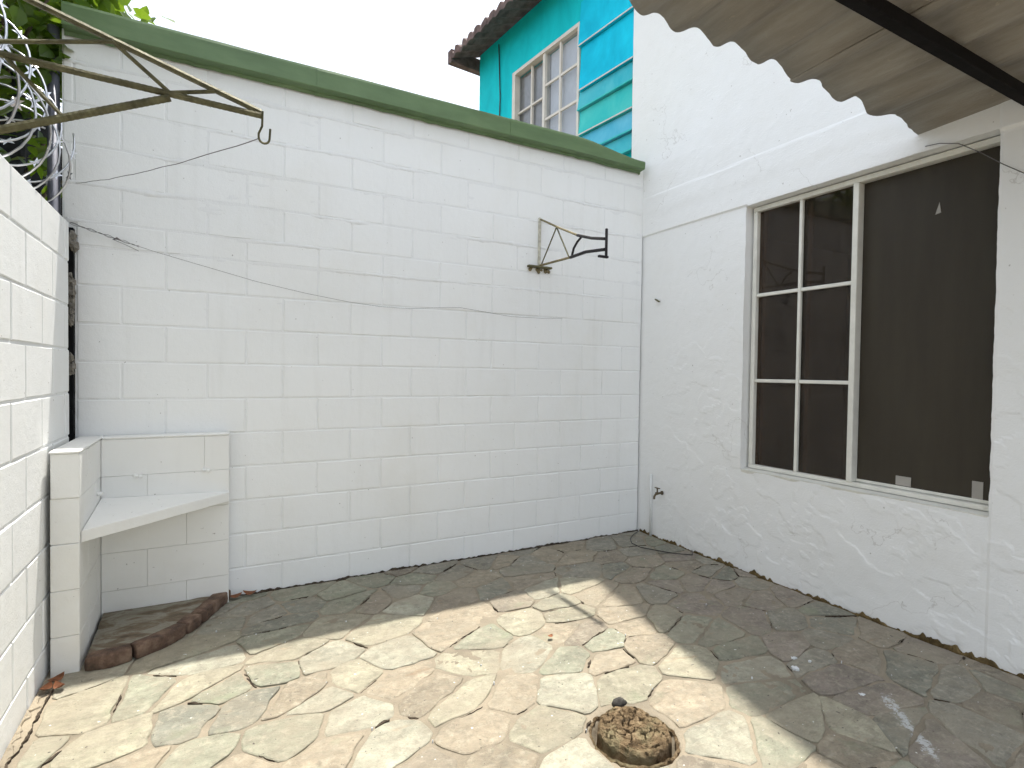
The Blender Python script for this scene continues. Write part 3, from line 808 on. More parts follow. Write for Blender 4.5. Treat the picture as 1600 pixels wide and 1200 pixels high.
# sloping painted sill with worn track ridges
sl = MB(); n = 30
for k in range(n+1):
    y = WY0+0.004+(WY1-WY0-0.008)*k/n; q = 0.002*nz(y*7, 1, 1)
    sl.v += [(0.004+q, y, WZ0-0.022), (-0.003+q, y, WZ0+0.003), (0.052, y, WZ0+0.011), (0.052, y, WZ0-0.02)]
for k in range(n):
    for p in range(3): i = 4*k+p; sl.f.append((i, i+1, i+5, i+4))
sl.f += [(0,3,2,1), (4*n,4*n+1,4*n+2,4*n+3)]
wpart(sl, 'sill', M_alu)
for (y, z, w_, h_) in ((-1.985, 0.775, 0.075, 0.05), (-2.315, 0.785, 0.045, 0.095)):
    wpart(MB().box((0.1015, y-w_/2, z-h_/2), (0.1035, y+w_/2, z+h_/2)), 'paper_tag', M_tag)
chip = MB(); chip.add([(0.1030,-2.10,2.185),(0.1030,-2.125,2.19),(0.1030,-2.118,2.245),(0.1010,-2.10,2.185),(0.1010,-2.125,2.19),(0.1010,-2.118,2.245)], [(0,1,2),(3,5,4),(0,3,4,1),(1,4,5,2),(2,5,3,0)])
wpart(chip, 'paper_scrap', M_tag)

# ================================================================== PATIO ROOF
PR = tag(empty('patio_roof', (-1.9, -2.5, 0)), 'corrugated fibre cement patio roof on a black steel beam', 'roof')
low = [-0.004, -0.435, -0.70, -1.03, -1.274, -1.515, -1.702, -1.88]
while low[-1] > -3.9: low.append(low[-1]-0.20)
def corr(x):
    for a, b in zip(low[:-1], low[1:]):
        if b <= x <= a:
            t = (a-x)/(a-b); amp = 0.0215*min(1.2, (a-b)/0.2)
            return amp*(1-math.cos(2*math.pi*t))
    return 0.0
shx = [(-1.045, -0.006), (-2.03, -0.985), (-3.0, -1.97), (-3.72, -2.94)]
for k, (a, b) in enumerate(shx):
    s_ = MB(); n = 110; my = 8; ye, yn = -2.065-0.006*k, -3.42
    for q in range(my+1):
        y = ye+(yn-ye)*q/my
        for i in range(n+1):
            x = a+(b-a)*i/n
            chipn = 0.010*nz(x*6, k*4.0, 2.0) + 0.006*nz(x*23, k, 7.0, 2) if q == 0 else 0
            z = 2.585+corr(x)+0.045*(ye-y)+0.0065*k + 0.002*nz(x*5, y*3, k)
            s_.v.append((x, y+chipn, z))
    m_ = len(s_.v); s_.v += [(x, y, z+0.0065-0.0) for (x, y, z) in s_.v[:m_]]
    for q in range(my):
        for i in range(n):
            j = q*(n+1)+i; s_.f += [(j, j+1, j+n+2, j+n+1), (m_+j, m_+j+n+1, m_+j+n+2, m_+j+1)]
    for i in range(n): s_.f += [(i, m_+i, m_+i+1, i+1)]; j = my*(n+1)+i; s_.f += [(j, j+1, m_+j+1, m_+j)]
    for q in range(my):
        j = q*(n+1); s_.f += [(j, j+n+1, m_+j+n+1, m_+j)]; j += n; s_.f += [(j, m_+j, m_+j+n+1, j+n+1)]
    rel(s_.build('roof_sheet', M_sheet, smooth=True), PR)
bmz = 2.590
rel(MB().bevbox((-3.76, -2.532, bmz-0.042), (-0.012, -2.487, bmz+0.012), 0.004).build('beam', M_beam), PR)
rel(MB().bevbox((-3.76, -3.36, bmz-0.021), (-0.012, -3.30, bmz+0.050), 0.004).build('beam', M_beam), PR)
for y in (-2.515, -3.33): rel(MB().bevbox((-3.75, y-0.025, -0.12), (-3.70, y+0.025, bmz-0.043 if y > -3 else bmz-0.022), 0.003).build('post', M_beam), PR)

# ================================================================== CORNER SHELF + KERB
CS = tag(empty('corner_shelf', (-3.45, -0.3, 0)), 'white masonry corner unit with triangular shelf against both walls', 'shelf unit')
def bx_(mb, name, m=M_bench, smooth=False): return rel(mb.build(name, m, smooth=smooth), CS)
cz = [-0.035, 0.165, 0.365, 0.565, 0.765, 0.958]
for r_ in range(5):
    z0, z1 = cz[r_]+0.0006, cz[r_+1]-0.0006
    sx = rnd.uniform(-0.003, 0.003); sy_ = rnd.uniform(-0.006, 0.006)
    ysp = [-0.60+sy_, -0.20 if r_ % 2 else -0.40, -0.012]
    for a, b in zip(ysp[:-1], ysp[1:]):
        bx_(MB().bevbox((-3.803+sx, a+0.001, z0), (-3.702+sx*0.3, b-0.001, z1), 0.003), 'concrete_block')
    xs_ = [-3.700, -3.32 if r_ % 2 == 0 else -3.50, -3.112]
    if r_ == 4: xs_ = [-3.700, -3.235, -3.112]
    for a, b in zip(xs_[:-1], xs_[1:]):
        q = rnd.uniform(-0.0015, 0.0015)
        bx_(MB().bevbox((a+0.0004, -0.095+q, z0), (b-0.0004, -0.012, z1), 0.0016), 'concrete_block')
cap = MB(); cap.bevbox((-3.806, -0.607, 0.9585), (-3.699, -0.012, 0.972), 0.005); cap.bevbox((-3.698, -0.099, 0.9585), (-3.110, -0.012, 0.972), 0.005)
bx_(cap, 'cap')
sh = MB(); tri = [(-3.700, -0.575, 0.612), (-3.113, -0.120, 0.640), (-3.113, -0.097, 0.642), (-3.700, -0.097, 0.656)]
n = 10; ring = []
for k in range(n+1):
    t = k/n; p = Vector(tri[0]).lerp(Vector(tri[1]), t); p += Vector((0.4, -0.8, 0)).normalized()*(0.004*nz(t*6, 1, 2)); ring.append(p)
ring += [Vector(tri[2]), Vector(tri[3])]
m_ = len(ring); cc = Vector((-3.5, -0.22, 0.637))
sh.v += [tuple(p - Vector((0,0,0.050))) for p in ring] + [tuple(p-Vector((0,0,0.004))) for p in ring] + [tuple(p.lerp(cc, 0.012)) for p in ring]
for a in range(2):
    for k in range(m_): sh.f.append((a*m_+k, a*m_+(k+1)%m_, (a+1)*m_+(k+1)%m_, (a+1)*m_+k))
sh.f.append(tuple(range(2*m_, 3*m_))); sh.f.append(tuple(range(m_))[::-1])
bx_(sh, 'shelf')
for (x, y, z) in ((-3.54, -0.098, 0.762), (-3.225, -0.098, 0.766), (-3.698, -0.20, 0.70)):
    b_ = MB()
    for k in range(3): b_.lathe([(0.004, -0.012), (0.010, -0.006), (0.012, 0), (0.007, 0.006)], (x+rnd.uniform(-0.016, 0.016), y, z+rnd.uniform(-0.003, 0.003)), 7, 'Y')
    bx_(b_, 'mortar_drip')

KB = tag(empty('brick_kerb', (-3.4, -0.4, 0)), 'curved kerb of worn red bricks below the corner shelf', 'kerb')
path = [Vector(p) for p in ((-3.685,-0.592),(-3.60,-0.597),(-3.51,-0.575),(-3.42,-0.515),(-3.34,-0.435),(-3.275,-0.335),(-3.22,-0.225),(-3.17,-0.12),(-3.128,-0.035))]
cum = [0]
for a, b in zip(path[:-1], path[1:]): cum.append(cum[-1]+(b-a).length)
def along(s):
    for k in range(len(path)-1):
        if s <= cum[k+1] or k == len(path)-2:
            t = (s-cum[k])/(cum[k+1]-cum[k]); return path[k].lerp(path[k+1], t), (path[k+1]-path[k]).normalized()
cuts = [0, 0.175, 0.42, 0.535, cum[-1]]
for k in range(4):
    a, b = cuts[k]+0.006, cuts[k+1]-0.007; n = 12; bm = MB(); ns = 16
    for i in range(n+1):
        s_ = a+(b-a)*i/n; p, d = along(s_); m2 = Vector((-d.y, d.x)); e = 0.86+0.14*math.sin(math.pi*min(1, max(0, i/n)))**0.3
        for j in range(ns):
            th = 2*math.pi*j/ns; cx_, cz_ = math.cos(th), math.sin(th)
            hx = math.copysign(abs(cx_)**0.32, cx_)*0.037*e; hz = math.copysign(abs(cz_)**0.32, cz_)*0.034*e
            rr = 1+0.13*nz(p.x*18+cx_, p.y*18+cz_, k*4.0)
            bm.v.append((p.x+m2.x*hx*rr, p.y+m2.y*hx*rr, 0.034+hz*rr+0.004*nz(k*9.1, 2, 2)))
    for i in range(n):
        for j in range(ns): bm.f.append((i*ns+j, i*ns+(j+1)%ns, (i+1)*ns+(j+1)%ns, (i+1)*ns+j))
    bm.f.append(tuple(range(ns))[::-1]); bm.f.append(tuple(n*ns+j for j in range(ns)))
    rel(bm.build('brick', M_brick, smooth=True), KB)
pd = MB(); ngr = 36
ins = []
for i in range(ngr+1):
    s_ = cum[-1]*i/ngr; p, d = along(s_)
    inner = p + Vector((-d.y, d.x))*0.028
    for j in range(9):
        q = inner.lerp(Vector((-3.69 if i < ngr*0.5 else inner.x, -0.1)), j/8)
        q.x = max(q.x, -3.698)
        pd.v.append((q.x, min(q.y, -0.097), 0.042+0.016*j/8+0.007*nz(q.x*9, q.y*9, 4)))
for i in range(ngr):
    for j in range(8): k = i*9+j; pd.f.append((k, k+9, k+10, k+1))
rel(pd.build('mortar_pad', M_pad, smooth=True), KB)

# ================================================================== TREE STUMP
TS = tag(empty('tree_stump', (STUMP.x, STUMP.y, 0)), 'rotten sawn tree stump sunk in the sunlit paving', 'stump')
sp = MB(); na, nr = 110, 44
for j in range(nr+1):
    r0 = j/nr
    for i in range(na):
        a = 2*math.pi*i/na
        rad = 0.132*(1+0.10*nz(math.cos(a)*1.4, math.sin(a)*1.4, 6)+0.03*nz(math.cos(a)*6, math.sin(a)*6, 2))
        x, y = rad*r0*math.cos(a), rad*r0*math.sin(a)
        crk = abs(nz(x*14+5, y*14, 1.0, 3)); crk = sstep(0.055, 0.0, crk)
        crk2 = sstep(0.07, 0.0, abs(nz(x*30, y*30+9, 4.0, 2)))
        h = 0.024+0.007*nz(x*8, y*8, 3.0)+0.004*nz(x*40, y*40, 5.0) - 0.024*crk - 0.006*crk2 - 0.012*sstep(0.05, 0.30, nz(x*11+3, y*11, 12.0)) + 0.03*(x*0.5+y*0.6)
        if r0 > 0.93: h -= 0.010*(r0-0.93)/0.07
        sp.v.append((x, y, h))
for dz, sc in ((-0.03, 1.01), (-0.085, 1.03), (-0.14, 1.05)):
    for i in range(na):
        x, y, _ = sp.v[nr*na+i]; s2 = sc+0.03*nz(x*40, y*40, dz*50); sp.v.append((x*s2, y*s2, dz))
for j in range(nr+3):
    for i in range(na): sp.f.append((j*na+i, j*na+(i+1)%na, (j+1)*na+(i+1)%na, (j+1)*na+i))
sp.build('cut_face', M_wood, TS)
bk = MB(); nb = 90
for i in range(nb):
    a = 2*math.pi*i/nb
    rin = 0.152+0.008*nz(math.cos(a)*2, math.sin(a)*2, 16); wd = 0.010+0.012*nz(math.cos(a)*7, math.sin(a)*7, 1)
    hz = 0.003+0.007*nz(math.cos(a)*5, math.sin(a)*5, 4) + 0.006*nz(math.cos(a)*22, math.sin(a)*22, 4, 2)
    for (r_, z) in ((rin, -0.09), (rin, hz-0.008), (rin+wd*0.4, hz), (rin+wd, hz-0.006), (rin+wd*1.1, -0.03)):
        bk.v.append((r_*math.cos(a)-0.012, r_*math.sin(a)-0.012, z))
for i in range(nb):
    for p in range(4): k = i*5+p; k2 = ((i+1) % nb)*5+p; bk.f.append((k, k2, k2+1, k+1))
bk.build('bark_ring', M_wood, TS)
kn = MB()
vs = []; c0 = Vector((0.055, 0.150, 0.018))
for a in range(7):
    th = math.pi*(a+0.5)/7
    for b in range(12):
        ph = 2*math.pi*b/12; d = Vector((math.sin(th)*math.cos(ph)*1.25, math.sin(th)*math.sin(ph)*0.9, math.cos(th)*0.8))
        vs.append(c0+d*0.024*(1+0.35*nz(*(d*2.2))))
kn.add(vs, [(a*12+b, a*12+(b+1)%12, (a+1)*12+(b+1)%12, (a+1)*12+b) for a in range(6) for b in range(12)]+[tuple(range(12))[::-1], tuple(72+b for b in range(12))])
M_knot = simple('dark_knot', (0.045, 0.042, 0.038), 0.9, var=0.5, scale=40, bump=0.8, bscale=90)
kn.build('knot', M_knot, TS, smooth=True)

# ================================================================== CLOTHES-LINE BRACKETS
def rebar(mb, a, b, r, ribs=True, n=8):
    a, b = Vector(a), Vector(b); l = (b-a).length
    if not ribs: mb.tube([a, b], r, n); return mb
    k = max(2, int(l/0.006)); pts = [a.lerp(b, i/k) for i in range(k+1)]; rs = [r*(1.0 if i % 2 else 0.93) for i in range(k+1)]
    mb.tube(pts, rs, n); return mb
# far bracket, on the back wall
FB = tag(empty('clothesline_bracket', (-1.03, 0, 2.13)), 'small rusty triangular bracket sticking out of the tall back wall', 'bracket')
X = -1.03
def fb(mb, name, m): return rel(mb.build(name, m), FB)
fb(MB().bevbox((X-0.012, -0.018, 2.135), (X+0.006, -0.002, 2.505), 0.002), 'wall_bar', M_pale)
t1, t2, t3 = Vector((X, -0.02, 2.49)), Vector((X, -0.52, 2.262)), Vector((X, -0.80, 2.185))
fb(MB().tube([t1, t1.lerp(t2, .5)+Vector((0,0,-.004)), t2], 0.0075, 7), 'top_bar', M_rust)
fb(MB().tube([t2-Vector((0,-.02,-.008)), t2.lerp(t3, .5)+Vector((0,0,-.006)), t3], 0.010, 7), 'top_bar_end', M_black)
b1, b2, b3 = Vector((X, -0.02, 2.145)), Vector((X, -0.44, 2.135)), Vector((X, -0.80, 2.118))
fb(MB().tube([b1, b2], 0.0085, 7), 'bottom_bar', M_rust)
fb(MB().tube([b2-Vector((0,-.02,0)), b2.lerp(b3, .45)+Vector((0,0,0.012)), b3], 0.011, 7), 'bottom_bar_end', M_black)
fb(MB().tube([(X, -0.04, 2.15), (X, -0.24, 2.383)], 0.0055, 6), 'web_bar', M_iron)
fb(MB().tube([(X, -0.24, 2.383), (X, -0.40, 2.145)], 0.0055, 6), 'web_bar', M_iron)
fb(MB().tube([(X, -0.44, 2.145), (X, -0.46, 2.19), (X, -0.50, 2.225), (X, -0.545, 2.248)], 0.008, 6), 'web_bar', M_black)
ep = MB().bevbox((X-0.008, -0.822, 2.065), (X+0.008, -0.810, 2.245), 0.002); ep.bevbox((X-0.060, -0.826, 2.060), (X+0.013, -0.806, 2.074), 0.002)
fb(ep, 'end_plate', M_black)
fb(MB().bevbox((X-0.105, -0.035, 2.126), (X+0.10, -0.003, 2.140), 0.002), 'foot_plate', M_iron)
mm = MB()
for k in range(16):
    p = Vector((X+rnd.uniform(-0.10, 0.10), -0.005, 2.118+rnd.uniform(-0.02, 0.012))); r_ = rnd.uniform(0.008, 0.018)
    mm.lathe([(r_*0.5, -r_*0.5), (r_, -r_*0.1), (r_*0.7, r_*0.5)], p, 6, 'Y')
tag(fb(mm, 'mortar_fill', M_rust), kind='stuff')

# near bracket, on the low wall
NB = tag(empty('clothesline_bracket', (-3.81, -2.0, 2.0)), 'large iron truss bracket with a hook, crossing in front of razor wire', 'bracket')
Y = -2.0
def nb_(mb, name, m=M_iron): return rel(mb.build(name, m), NB)
tip = Vector((-3.083, Y, 1.992))
nb_(rebar(MB(), (-3.81, Y, 2.010), tip, 0.0085), 'bottom_bar')
nb_(rebar(MB(), (-3.81, Y, 1.742), (-3.285, Y, 1.988), 0.0095), 'strut')
nb_(MB().tube([(-3.81, Y+0.004, 2.214), (-3.083, Y+0.004, 2.002)], 0.0075, 6), 'top_bar')
def zt(x): return 2.002+(2.214-2.002)*(-3.083-x)/0.727
nb_(MB().tube([(-3.399, Y, zt(-3.399)-0.004), (-3.285, Y, 2.000)], 0.0048, 6), 'web_bar')
nb_(MB().tube([(-3.285, Y, 2.000), (-3.19, Y, zt(-3.19)-0.006)], 0.0048, 6), 'web_bar')
nb_(MB().tube([(-3.399, Y, zt(-3.399)-0.006), (-3.66, Y, 2.012)], 0.0048, 6), 'web_bar')
nb_(MB().tube([(-3.585, Y, 1.998), (-3.49, Y, 1.896)], 0.0048, 6), 'web_bar')
nb_(MB().bevbox((-3.822, Y-0.012, 1.70), (-3.808, Y+0.012, 2.25), 0.002), 'wall_bar')
hk = [(-3.080, Y, 2.004), (-3.081, Y, 1.965), (-3.089, Y, 1.945), (-3.089, Y, 1.936)]
for k in range(9):
    a = math.pi+math.pi*k/8; hk.append((-3.076+0.013*math.cos(a), Y, 1.936+0.014*math.sin(a)))
hk.append((-3.0615, Y, 1.962))
nb_(MB().tube(hk, 0.0030, 6), 'hook')

# ================================================================== WIRES
def wire(pts, r, n=5): return MB().tube([Vector(p) for p in pts], r, n)
def sag(a, b, s, n=24, jit=0.0, seed=0):
    a, b = Vector(a), Vector(b); o = []
    for k in range(n+1):
        t = k/n; p = a.lerp(b, t); p.z -= 4*s*t*(1-t)
        p += Vector((0, jit*nz(t*9, seed, 1), jit*nz(t*9, seed, 8))); o.append(p)
    return o
wr = MB(); wr.tube(sag((-3.80, -0.10, 2.252), (-3.089, Y, 1.932), 0.02, 30, 0.004, 3), 0.0014, 5)
kp = Vector((-3.40, -1.30, 2.02))
W1 = wr
k0 = Vector((-3.28, -1.46, 2.0))
tag(W1.build('hanging_wire', M_wire), 'thin wire tied from the bracket hook to the wall corner', 'wire')
W2 = MB()
ln = [(-3.838,-0.03,2.068),(-3.635,-0.025,2.006),(-3.47,-0.025,1.962),(-3.299,-0.025,1.922),(-3.13,-0.02,1.884),(-2.974,-0.02,1.848),(-2.70,-0.016,1.802),(-2.44,-0.014,1.768),(-2.24,-0.012,1.753),(-2.043,-0.012,1.753),(-1.85,-0.012,1.772),(-1.673,-0.011,1.785),(-1.47,-0.011,1.766),(-1.265,-0.010,1.747),(-1.0,-0.010,1.751),(-0.814,-0.008,1.762)]
W2.tube(ln, 0.0011, 5)
for q in range(2):
    tw = []
    for k in range(40):
        t = k/39; a = Vector(ln[0]).lerp(Vector(ln[2]), t*0.8); th = t*26+q*math.pi
        tw.append(a+Vector((0, math.cos(th)*0.004, math.sin(th)*0.004-0.004*q)))
    W2.tube(tw, 0.0013, 4)
W2.tube([(-3.655,-0.028,2.006),(-3.640,-0.033,2.011),(-3.622,-0.033,2.002)], [0.003,0.007,0.003], 6)
W2.tube([(-3.66,-0.028,2.005),(-3.61,-0.03,1.986),(-3.545,-0.028,1.957)], 0.0012, 4)
tag(W2.build('clothes_wire', M_wire), 'long sagging wire stretched low across the tall back wall', 'wire')
W3 = wire([(-0.018,-2.10,2.512),(-0.030,-2.17,2.500),(-0.032,-2.25,2.470),(-0.026,-2.34,2.395),(-0.020,-2.42,2.318),(-0.014,-2.50,2.250),(-0.012,-2.62,2.175)], 0.0022)
tag(W3.build('loose_wire', M_wire), 'dark wire hanging over the top corner of the large window', 'wire')
CB = wire([(-0.02,-0.62,0.016),(-0.10,-0.70,0.016),(-0.20,-0.615,0.016),(-0.275,-0.49,0.016),(-0.325,-0.39,0.016),(-0.318,-0.29,0.016),(-0.25,-0.19,0.016),(-0.16,-0.12,0.016),(-0.05,-0.06,0.018)], 0.0036, 7)
tag(CB.build('cable', M_cable, smooth=True), 'black cable lying on the floor in the shaded corner', 'cable')

# ================================================================== SMALL FITTINGS ON THE HOUSE WALL
cd = MB().tube([(-0.016,-0.160,0.51),(-0.017,-0.164,0.3),(-0.018,-0.170,0.006)], 0.010, 10)
CD = tag(cd.build('conduit', M_pvc, smooth=True), 'thin white pipe running down the wall beside the tap', 'pipe')
TP = tag(empty('tap', (0, -0.279, 0.38)), 'small old brass garden tap low on the stucco wall', 'tap')
rel(MB().lathe([(0.016, 0.0), (0.016, -0.006), (0.009, -0.008), (0.009, -0.045), (0.012, -0.048), (0.012, -0.066)], (-0.002, -0.279, 0.38), 12, 'X').build('body', M_brass), TP)
rel(MB().tube([(-0.056,-0.279,0.378),(-0.075,-0.279,0.372),(-0.086,-0.279,0.356),(-0.087,-0.279,0.338)], 0.0085, 10).build('spout', M_brass), TP)
rel(MB().lathe([(0.006, 0.0), (0.006, 0.03), (0.009, 0.032), (0.009, 0.038)], (-0.055, -0.279, 0.386), 10).build('stem', M_brass), TP)
rel(MB().bevbox((-0.062, -0.306, 0.420), (-0.048, -0.252, 0.427), 0.002).build('handle', M_brass), TP)
rb = MB(); rebar(rb, (0.004, -0.150, 1.955), (-0.030, -0.232, 1.925), 0.007)
tag(rb.build('rebar_stub', M_iron), 'short rusty bar stub poking from the stucco wall near the corner', 'bar')

# ================================================================== FLOOR EDGES AND LITTER
def dirt_line(a, b, wmax, h, seed, m, name, label):
    a, b = Vector(a), Vector(b); l = (b-a).length; n = int(l/0.007); d = (b-a)/l; mm_ = Vector((-d.y, d.x)); mb = MB()
    for k in range(n+1):
        t = k/n; p = a.lerp(b, t)
        w_ = wmax*max(0.06, 0.42+0.8*nz(t*l*3.5, seed, 0.2)+0.75*nz(t*l*21, seed, 3.2, 3)); hh = h*max(0.05, 0.38+0.8*nz(t*l*5, seed, 9.0)+0.9*nz(t*l*28, seed, 5.0, 3))
        for (q, z) in ((0, hh), (0.35, hh*0.85), (0.7, hh*0.45), (1.0, -0.012)):
            mb.v.append((p.x+mm_.x*q*w_, p.y+mm_.y*q*w_, z+0.002))
    for k in range(n):
        for p in range(3): i = 4*k+p; mb.f.append((i, i+4, i+5, i+1))
    return tag(mb.build(name, m), label, 'dirt', kind='stuff')
dirt_line((-0.004, -3.2), (-0.004, -0.02), 0.030, 0.028, 3.3, M_moss, 'dirt', 'mossy brown dirt along the foot of the house wall')
dirt_line((-0.01, -0.004), (-3.10, -0.004), 0.030, 0.012, 8.8, M_soil, 'dirt', 'dark soil along the foot of the tall back wall')
dirt_line((-3.815, -0.62), (-3.815, -3.0), 0.050, 0.014, 5.1, M_bed, 'dirt', 'sandy dirt along the foot of the low sunlit wall')
PS = MB()
def blot(x, y, r0, seed, el=1.0, an=0.0, z=0.0088):
    n = 14; vs = []
    for k in range(n):
        a = 2*math.pi*k/n; r_ = r0*(0.75+0.7*nz(math.cos(a)*1.6, math.sin(a)*1.6, seed, 3))
        u, v = r_*el*math.cos(a), r_*math.sin(a); vs.append((x+u*math.cos(an)-v*math.sin(an), y+u*math.sin(an)+v*math.cos(an)))
    PS.add([(p[0], p[1], z) for p in vs]+[(p[0], p[1], z-0.012) for p in vs], [tuple(range(n))]+[(k, n+k, n+(k+1)%n, (k+1)%n) for k in range(n)])
prs = random.Random(3)
for (x, y, r_) in ((-0.78,-1.967,0.014),(-0.856,-2.029,0.018),(-0.74,-2.02,0.008),(-0.80,-2.29,0.012)): blot(x, y, r_, x*9)
tag(PS.build('paint_splash', M_splash), 'white paint drops on the shaded paving under the window', 'paint', kind='stuff')
ch = MB()
for k in range(46):
    x, y = prs.uniform(-3.6, -0.1), prs.uniform(-2.5, -0.08); s_ = prs.uniform(0.0018, 0.0045); a = prs.uniform(0, 3); z = 0.007
    pts = [(x+s_*math.cos(a+q)*prs.uniform(0.6, 1.3), y+s_*math.sin(a+q)*prs.uniform(0.6, 1.3)) for q in (0, 1.5, 3.0, 4.4)]
    ch.add([(p[0], p[1], z-0.012) for p in pts]+[(p[0], p[1], z+s_*0.4) for p in pts], [(4,5,6,7),(0,1,5,4),(1,2,6,5),(2,3,7,6),(3,0,4,7)])
tag(ch.build('paint_chips', M_splash), 'tiny white paint chips scattered over the paving', 'debris', kind='stuff')
def dryleaf(x, y, s_, a, curl):
    mb = MB(); n = 7
    for i in range(n+1):
        t = i/n; w_ = s_*0.34*math.sin(math.pi*t)**0.8+0.0005
        for q in (-1, 0, 1):
            u = (t-0.5)*s_; v = q*w_; z = 0.016+curl*s_*((2*t-1)**2)+0.35*abs(q)*w_*curl*2
            mb.v.append((x+u*math.cos(a)-v*math.sin(a), y+u*math.sin(a)+v*math.cos(a), z))
    for i in range(n):
        for q in range(2): k = i*3+q; mb.f.append((k, k+1, k+4, k+3))
    return mb.build('dry_leaf', M_dry, smooth=True)
LS = [(-3.770,-0.675,0.07,0.8,0.3,'largest dry leaf, against the foot of the corner unit'),(-3.745,-0.745,0.055,2.2,0.4,'dry leaf of the low wall heap lying farthest out'),(-3.79,-0.735,0.06,1.2,0.3,'curled dry leaf touching the foot of the low wall')]
for (x, y, s_, a, c_, lb) in LS: tag(dryleaf(x, y, s_, a, c_), lb, 'leaf', 'dry leaves at the low wall')
for (x, y, s_, a, c_, lb) in [(-3.08,-0.06,0.08,0.2,0.25,'dry brown leaf touching the end of the brick kerb'),(-3.00,-0.05,0.08,-0.3,0.3,'dry brown leaf along the back wall just past the kerb')]:
    tag(dryleaf(x, y, s_, a, c_), lb, 'leaf', 'dry leaves at the kerb end')
tag(dryleaf(-1.705,-1.285,0.035,0.4,0.2), 'small yellowish leaf alone on the sunlit paving', 'leaf')

# ================================================================== LEFT CORNER: PIPE, RAZOR WIRE, VINE, ADDED DARK PANEL
pp_ = MB().tube([(-3.912, 0.03, -0.15), (-3.912, 0.03, 3.06)], 0.026, 14)
tag(pp_.build('downpipe', M_pipe, smooth=True), 'grey upright pipe at the end of the tall back wall', 'pipe')
RZ = tag(empty('razor_wire', (-3.91, -1.0, 2.05)), 'coil of shiny razor wire along the top of the low wall', 'razor wire')
hel = []; turns = 13; ya, yb = -0.10, -2.7; steps = turns*30
for k in range(steps+1):
    t = k/steps; th = 2*math.pi*turns*t+1.2
    rr = 0.21*(1+0.09*nz(t*11, 2, 2)); cxx = -4.0+0.02*nz(t*6, 8, 2); czz = 2.30+0.05*nz(t*7, 4, 2)
    hel.append(Vector((cxx+rr*math.cos(th), ya+(yb-ya)*t+0.05*math.sin(th*0.5), max(2.062, czz+rr*1.05*math.sin(th)))))
rz = MB(); rz.tube(hel, 0.0046, 6); rel(rz.build('coil', M_razor, smooth=True), RZ)
hel2 = []
for k in range(steps+1):
    t = k/steps; th = -2*math.pi*(turns-3)*t+0.3
    rr = 0.19*(1+0.10*nz(t*9, 12, 2))
    hel2.append(Vector((-3.985+rr*math.cos(th), ya-0.03+(yb-ya)*t, max(2.064, 2.42+0.05*nz(t*6, 3, 7)+rr*1.15*math.sin(th)))))
rz2 = MB(); rz2.tube(hel2, 0.0046, 6); rel(rz2.build('coil', M_razor, smooth=True), RZ)
bb = MB()
def barb(p, t, q):
    t = t.normalized(); s_ = t.cross(Vector((0.3, 0.2, 0.9))); s_.normalize(); u = s_.cross(t); u.normalize(); s_ = (s_*math.cos(q)+u*math.sin(q))
    w_ = 0.016; l = 0.030; th = u*0.0006
    for sg in (1, -1):
        a = [p+t*0.012, p+t*l*0.6+s_*sg*w_, p+t*0.001+s_*sg*0.005, p-t*l*0.6+s_*sg*w_, p-t*0.012]
        bb.add([v+th for v in a]+[v-th for v in a], [(0,1,2),(2,3,4),(0,2,4),(5,7,6),(7,9,8),(5,9,7),(0,5,6,1),(1,6,7,2),(2,7,8,3),(3,8,9,4)])
for H in (hel, hel2):
    for k in range(3, len(H)-3, 4): barb(H[k], H[k+1]-H[k-1], k*0.7)
tag(rel(bb.build('barbs', M_razor), RZ), kind='stuff')

VT = tag(empty('vine', (-4.6, 0.6, -0.15)), 'leafy green vine climbing behind the razor wire and coping', 'vine')
tk = MB(); tk.tube([(-4.6,0.6,-0.2),(-4.55,0.55,1.2),(-4.45,0.6,2.4),(-4.2,0.7,3.2)], [0.05,0.045,0.035,0.02], 9)
for k in range(14):
    a = Vector((-4.45+rnd.uniform(-.1,.1), 0.6, rnd.uniform(1.8, 2.9))); b = Vector((rnd.uniform(-4.7,-3.7), rnd.uniform(-1.2, 1.5), rnd.uniform(2.5, 3.7)))
    m2 = a.lerp(b, 0.5)+Vector((0, 0, 0.12)); tk.tube([a, m2, b], [0.016, 0.010, 0.004], 6)
rel(tk.build('stem', M_bark, smooth=True), VT)
lf = MB()
def leaf(p, s_, d, n_):
    d = d.normalized(); n_ = (n_-d*n_.dot(d)).normalized(); s2 = d.cross(n_)
    pr = [(0, 0, 0), (0.10, 0.30, 0.05), (0.42, 0.44, 0.06), (0.75, 0.26, 0.0), (1.05, 0, -0.10), (0.75, -0.26, 0.0), (0.42, -0.44, 0.06), (0.10, -0.30, 0.05), (0.40, 0, -0.02)]
    lf.add([p+d*(a*s_)+s2*(b*s_)+n_*(c_*s_) for a, b, c_ in pr], [(0,8,1),(1,8,2),(2,8,3),(3,8,4),(4,8,5),(5,8,6),(6,8,7),(7,8,0)])
lr = random.Random(21)
def cluster(n, fx, size):
    for k in range(n):
        p = fx(); d = Vector((lr.gauss(0, .7), lr.gauss(0, .7), -0.5+lr.gauss(0, .5))); n_ = Vector((lr.gauss(0, .5), lr.gauss(0, .5), 1))
        leaf(p, size*lr.uniform(0.6, 1.25), d, n_)
# mass behind the low wall, reaching over it
cluster(1700, lambda: Vector((lr.uniform(-5.0, -3.74), lr.uniform(-1.3, 1.6), 3.28+0.7*lr.random())), 0.11)  # upper canopy, mostly out of view, put in to shade leaves and coil
cluster(900, lambda: Vector((lr.uniform(-4.9, -4.28), lr.uniform(-1.9, 1.8), 2.30+1.1*lr.random())), 0.105)
cluster(170, lambda: Vector((lr.uniform(-4.20, -4.0), lr.uniform(-1.0, 1.3), 2.45+0.8*lr.random())), 0.10)
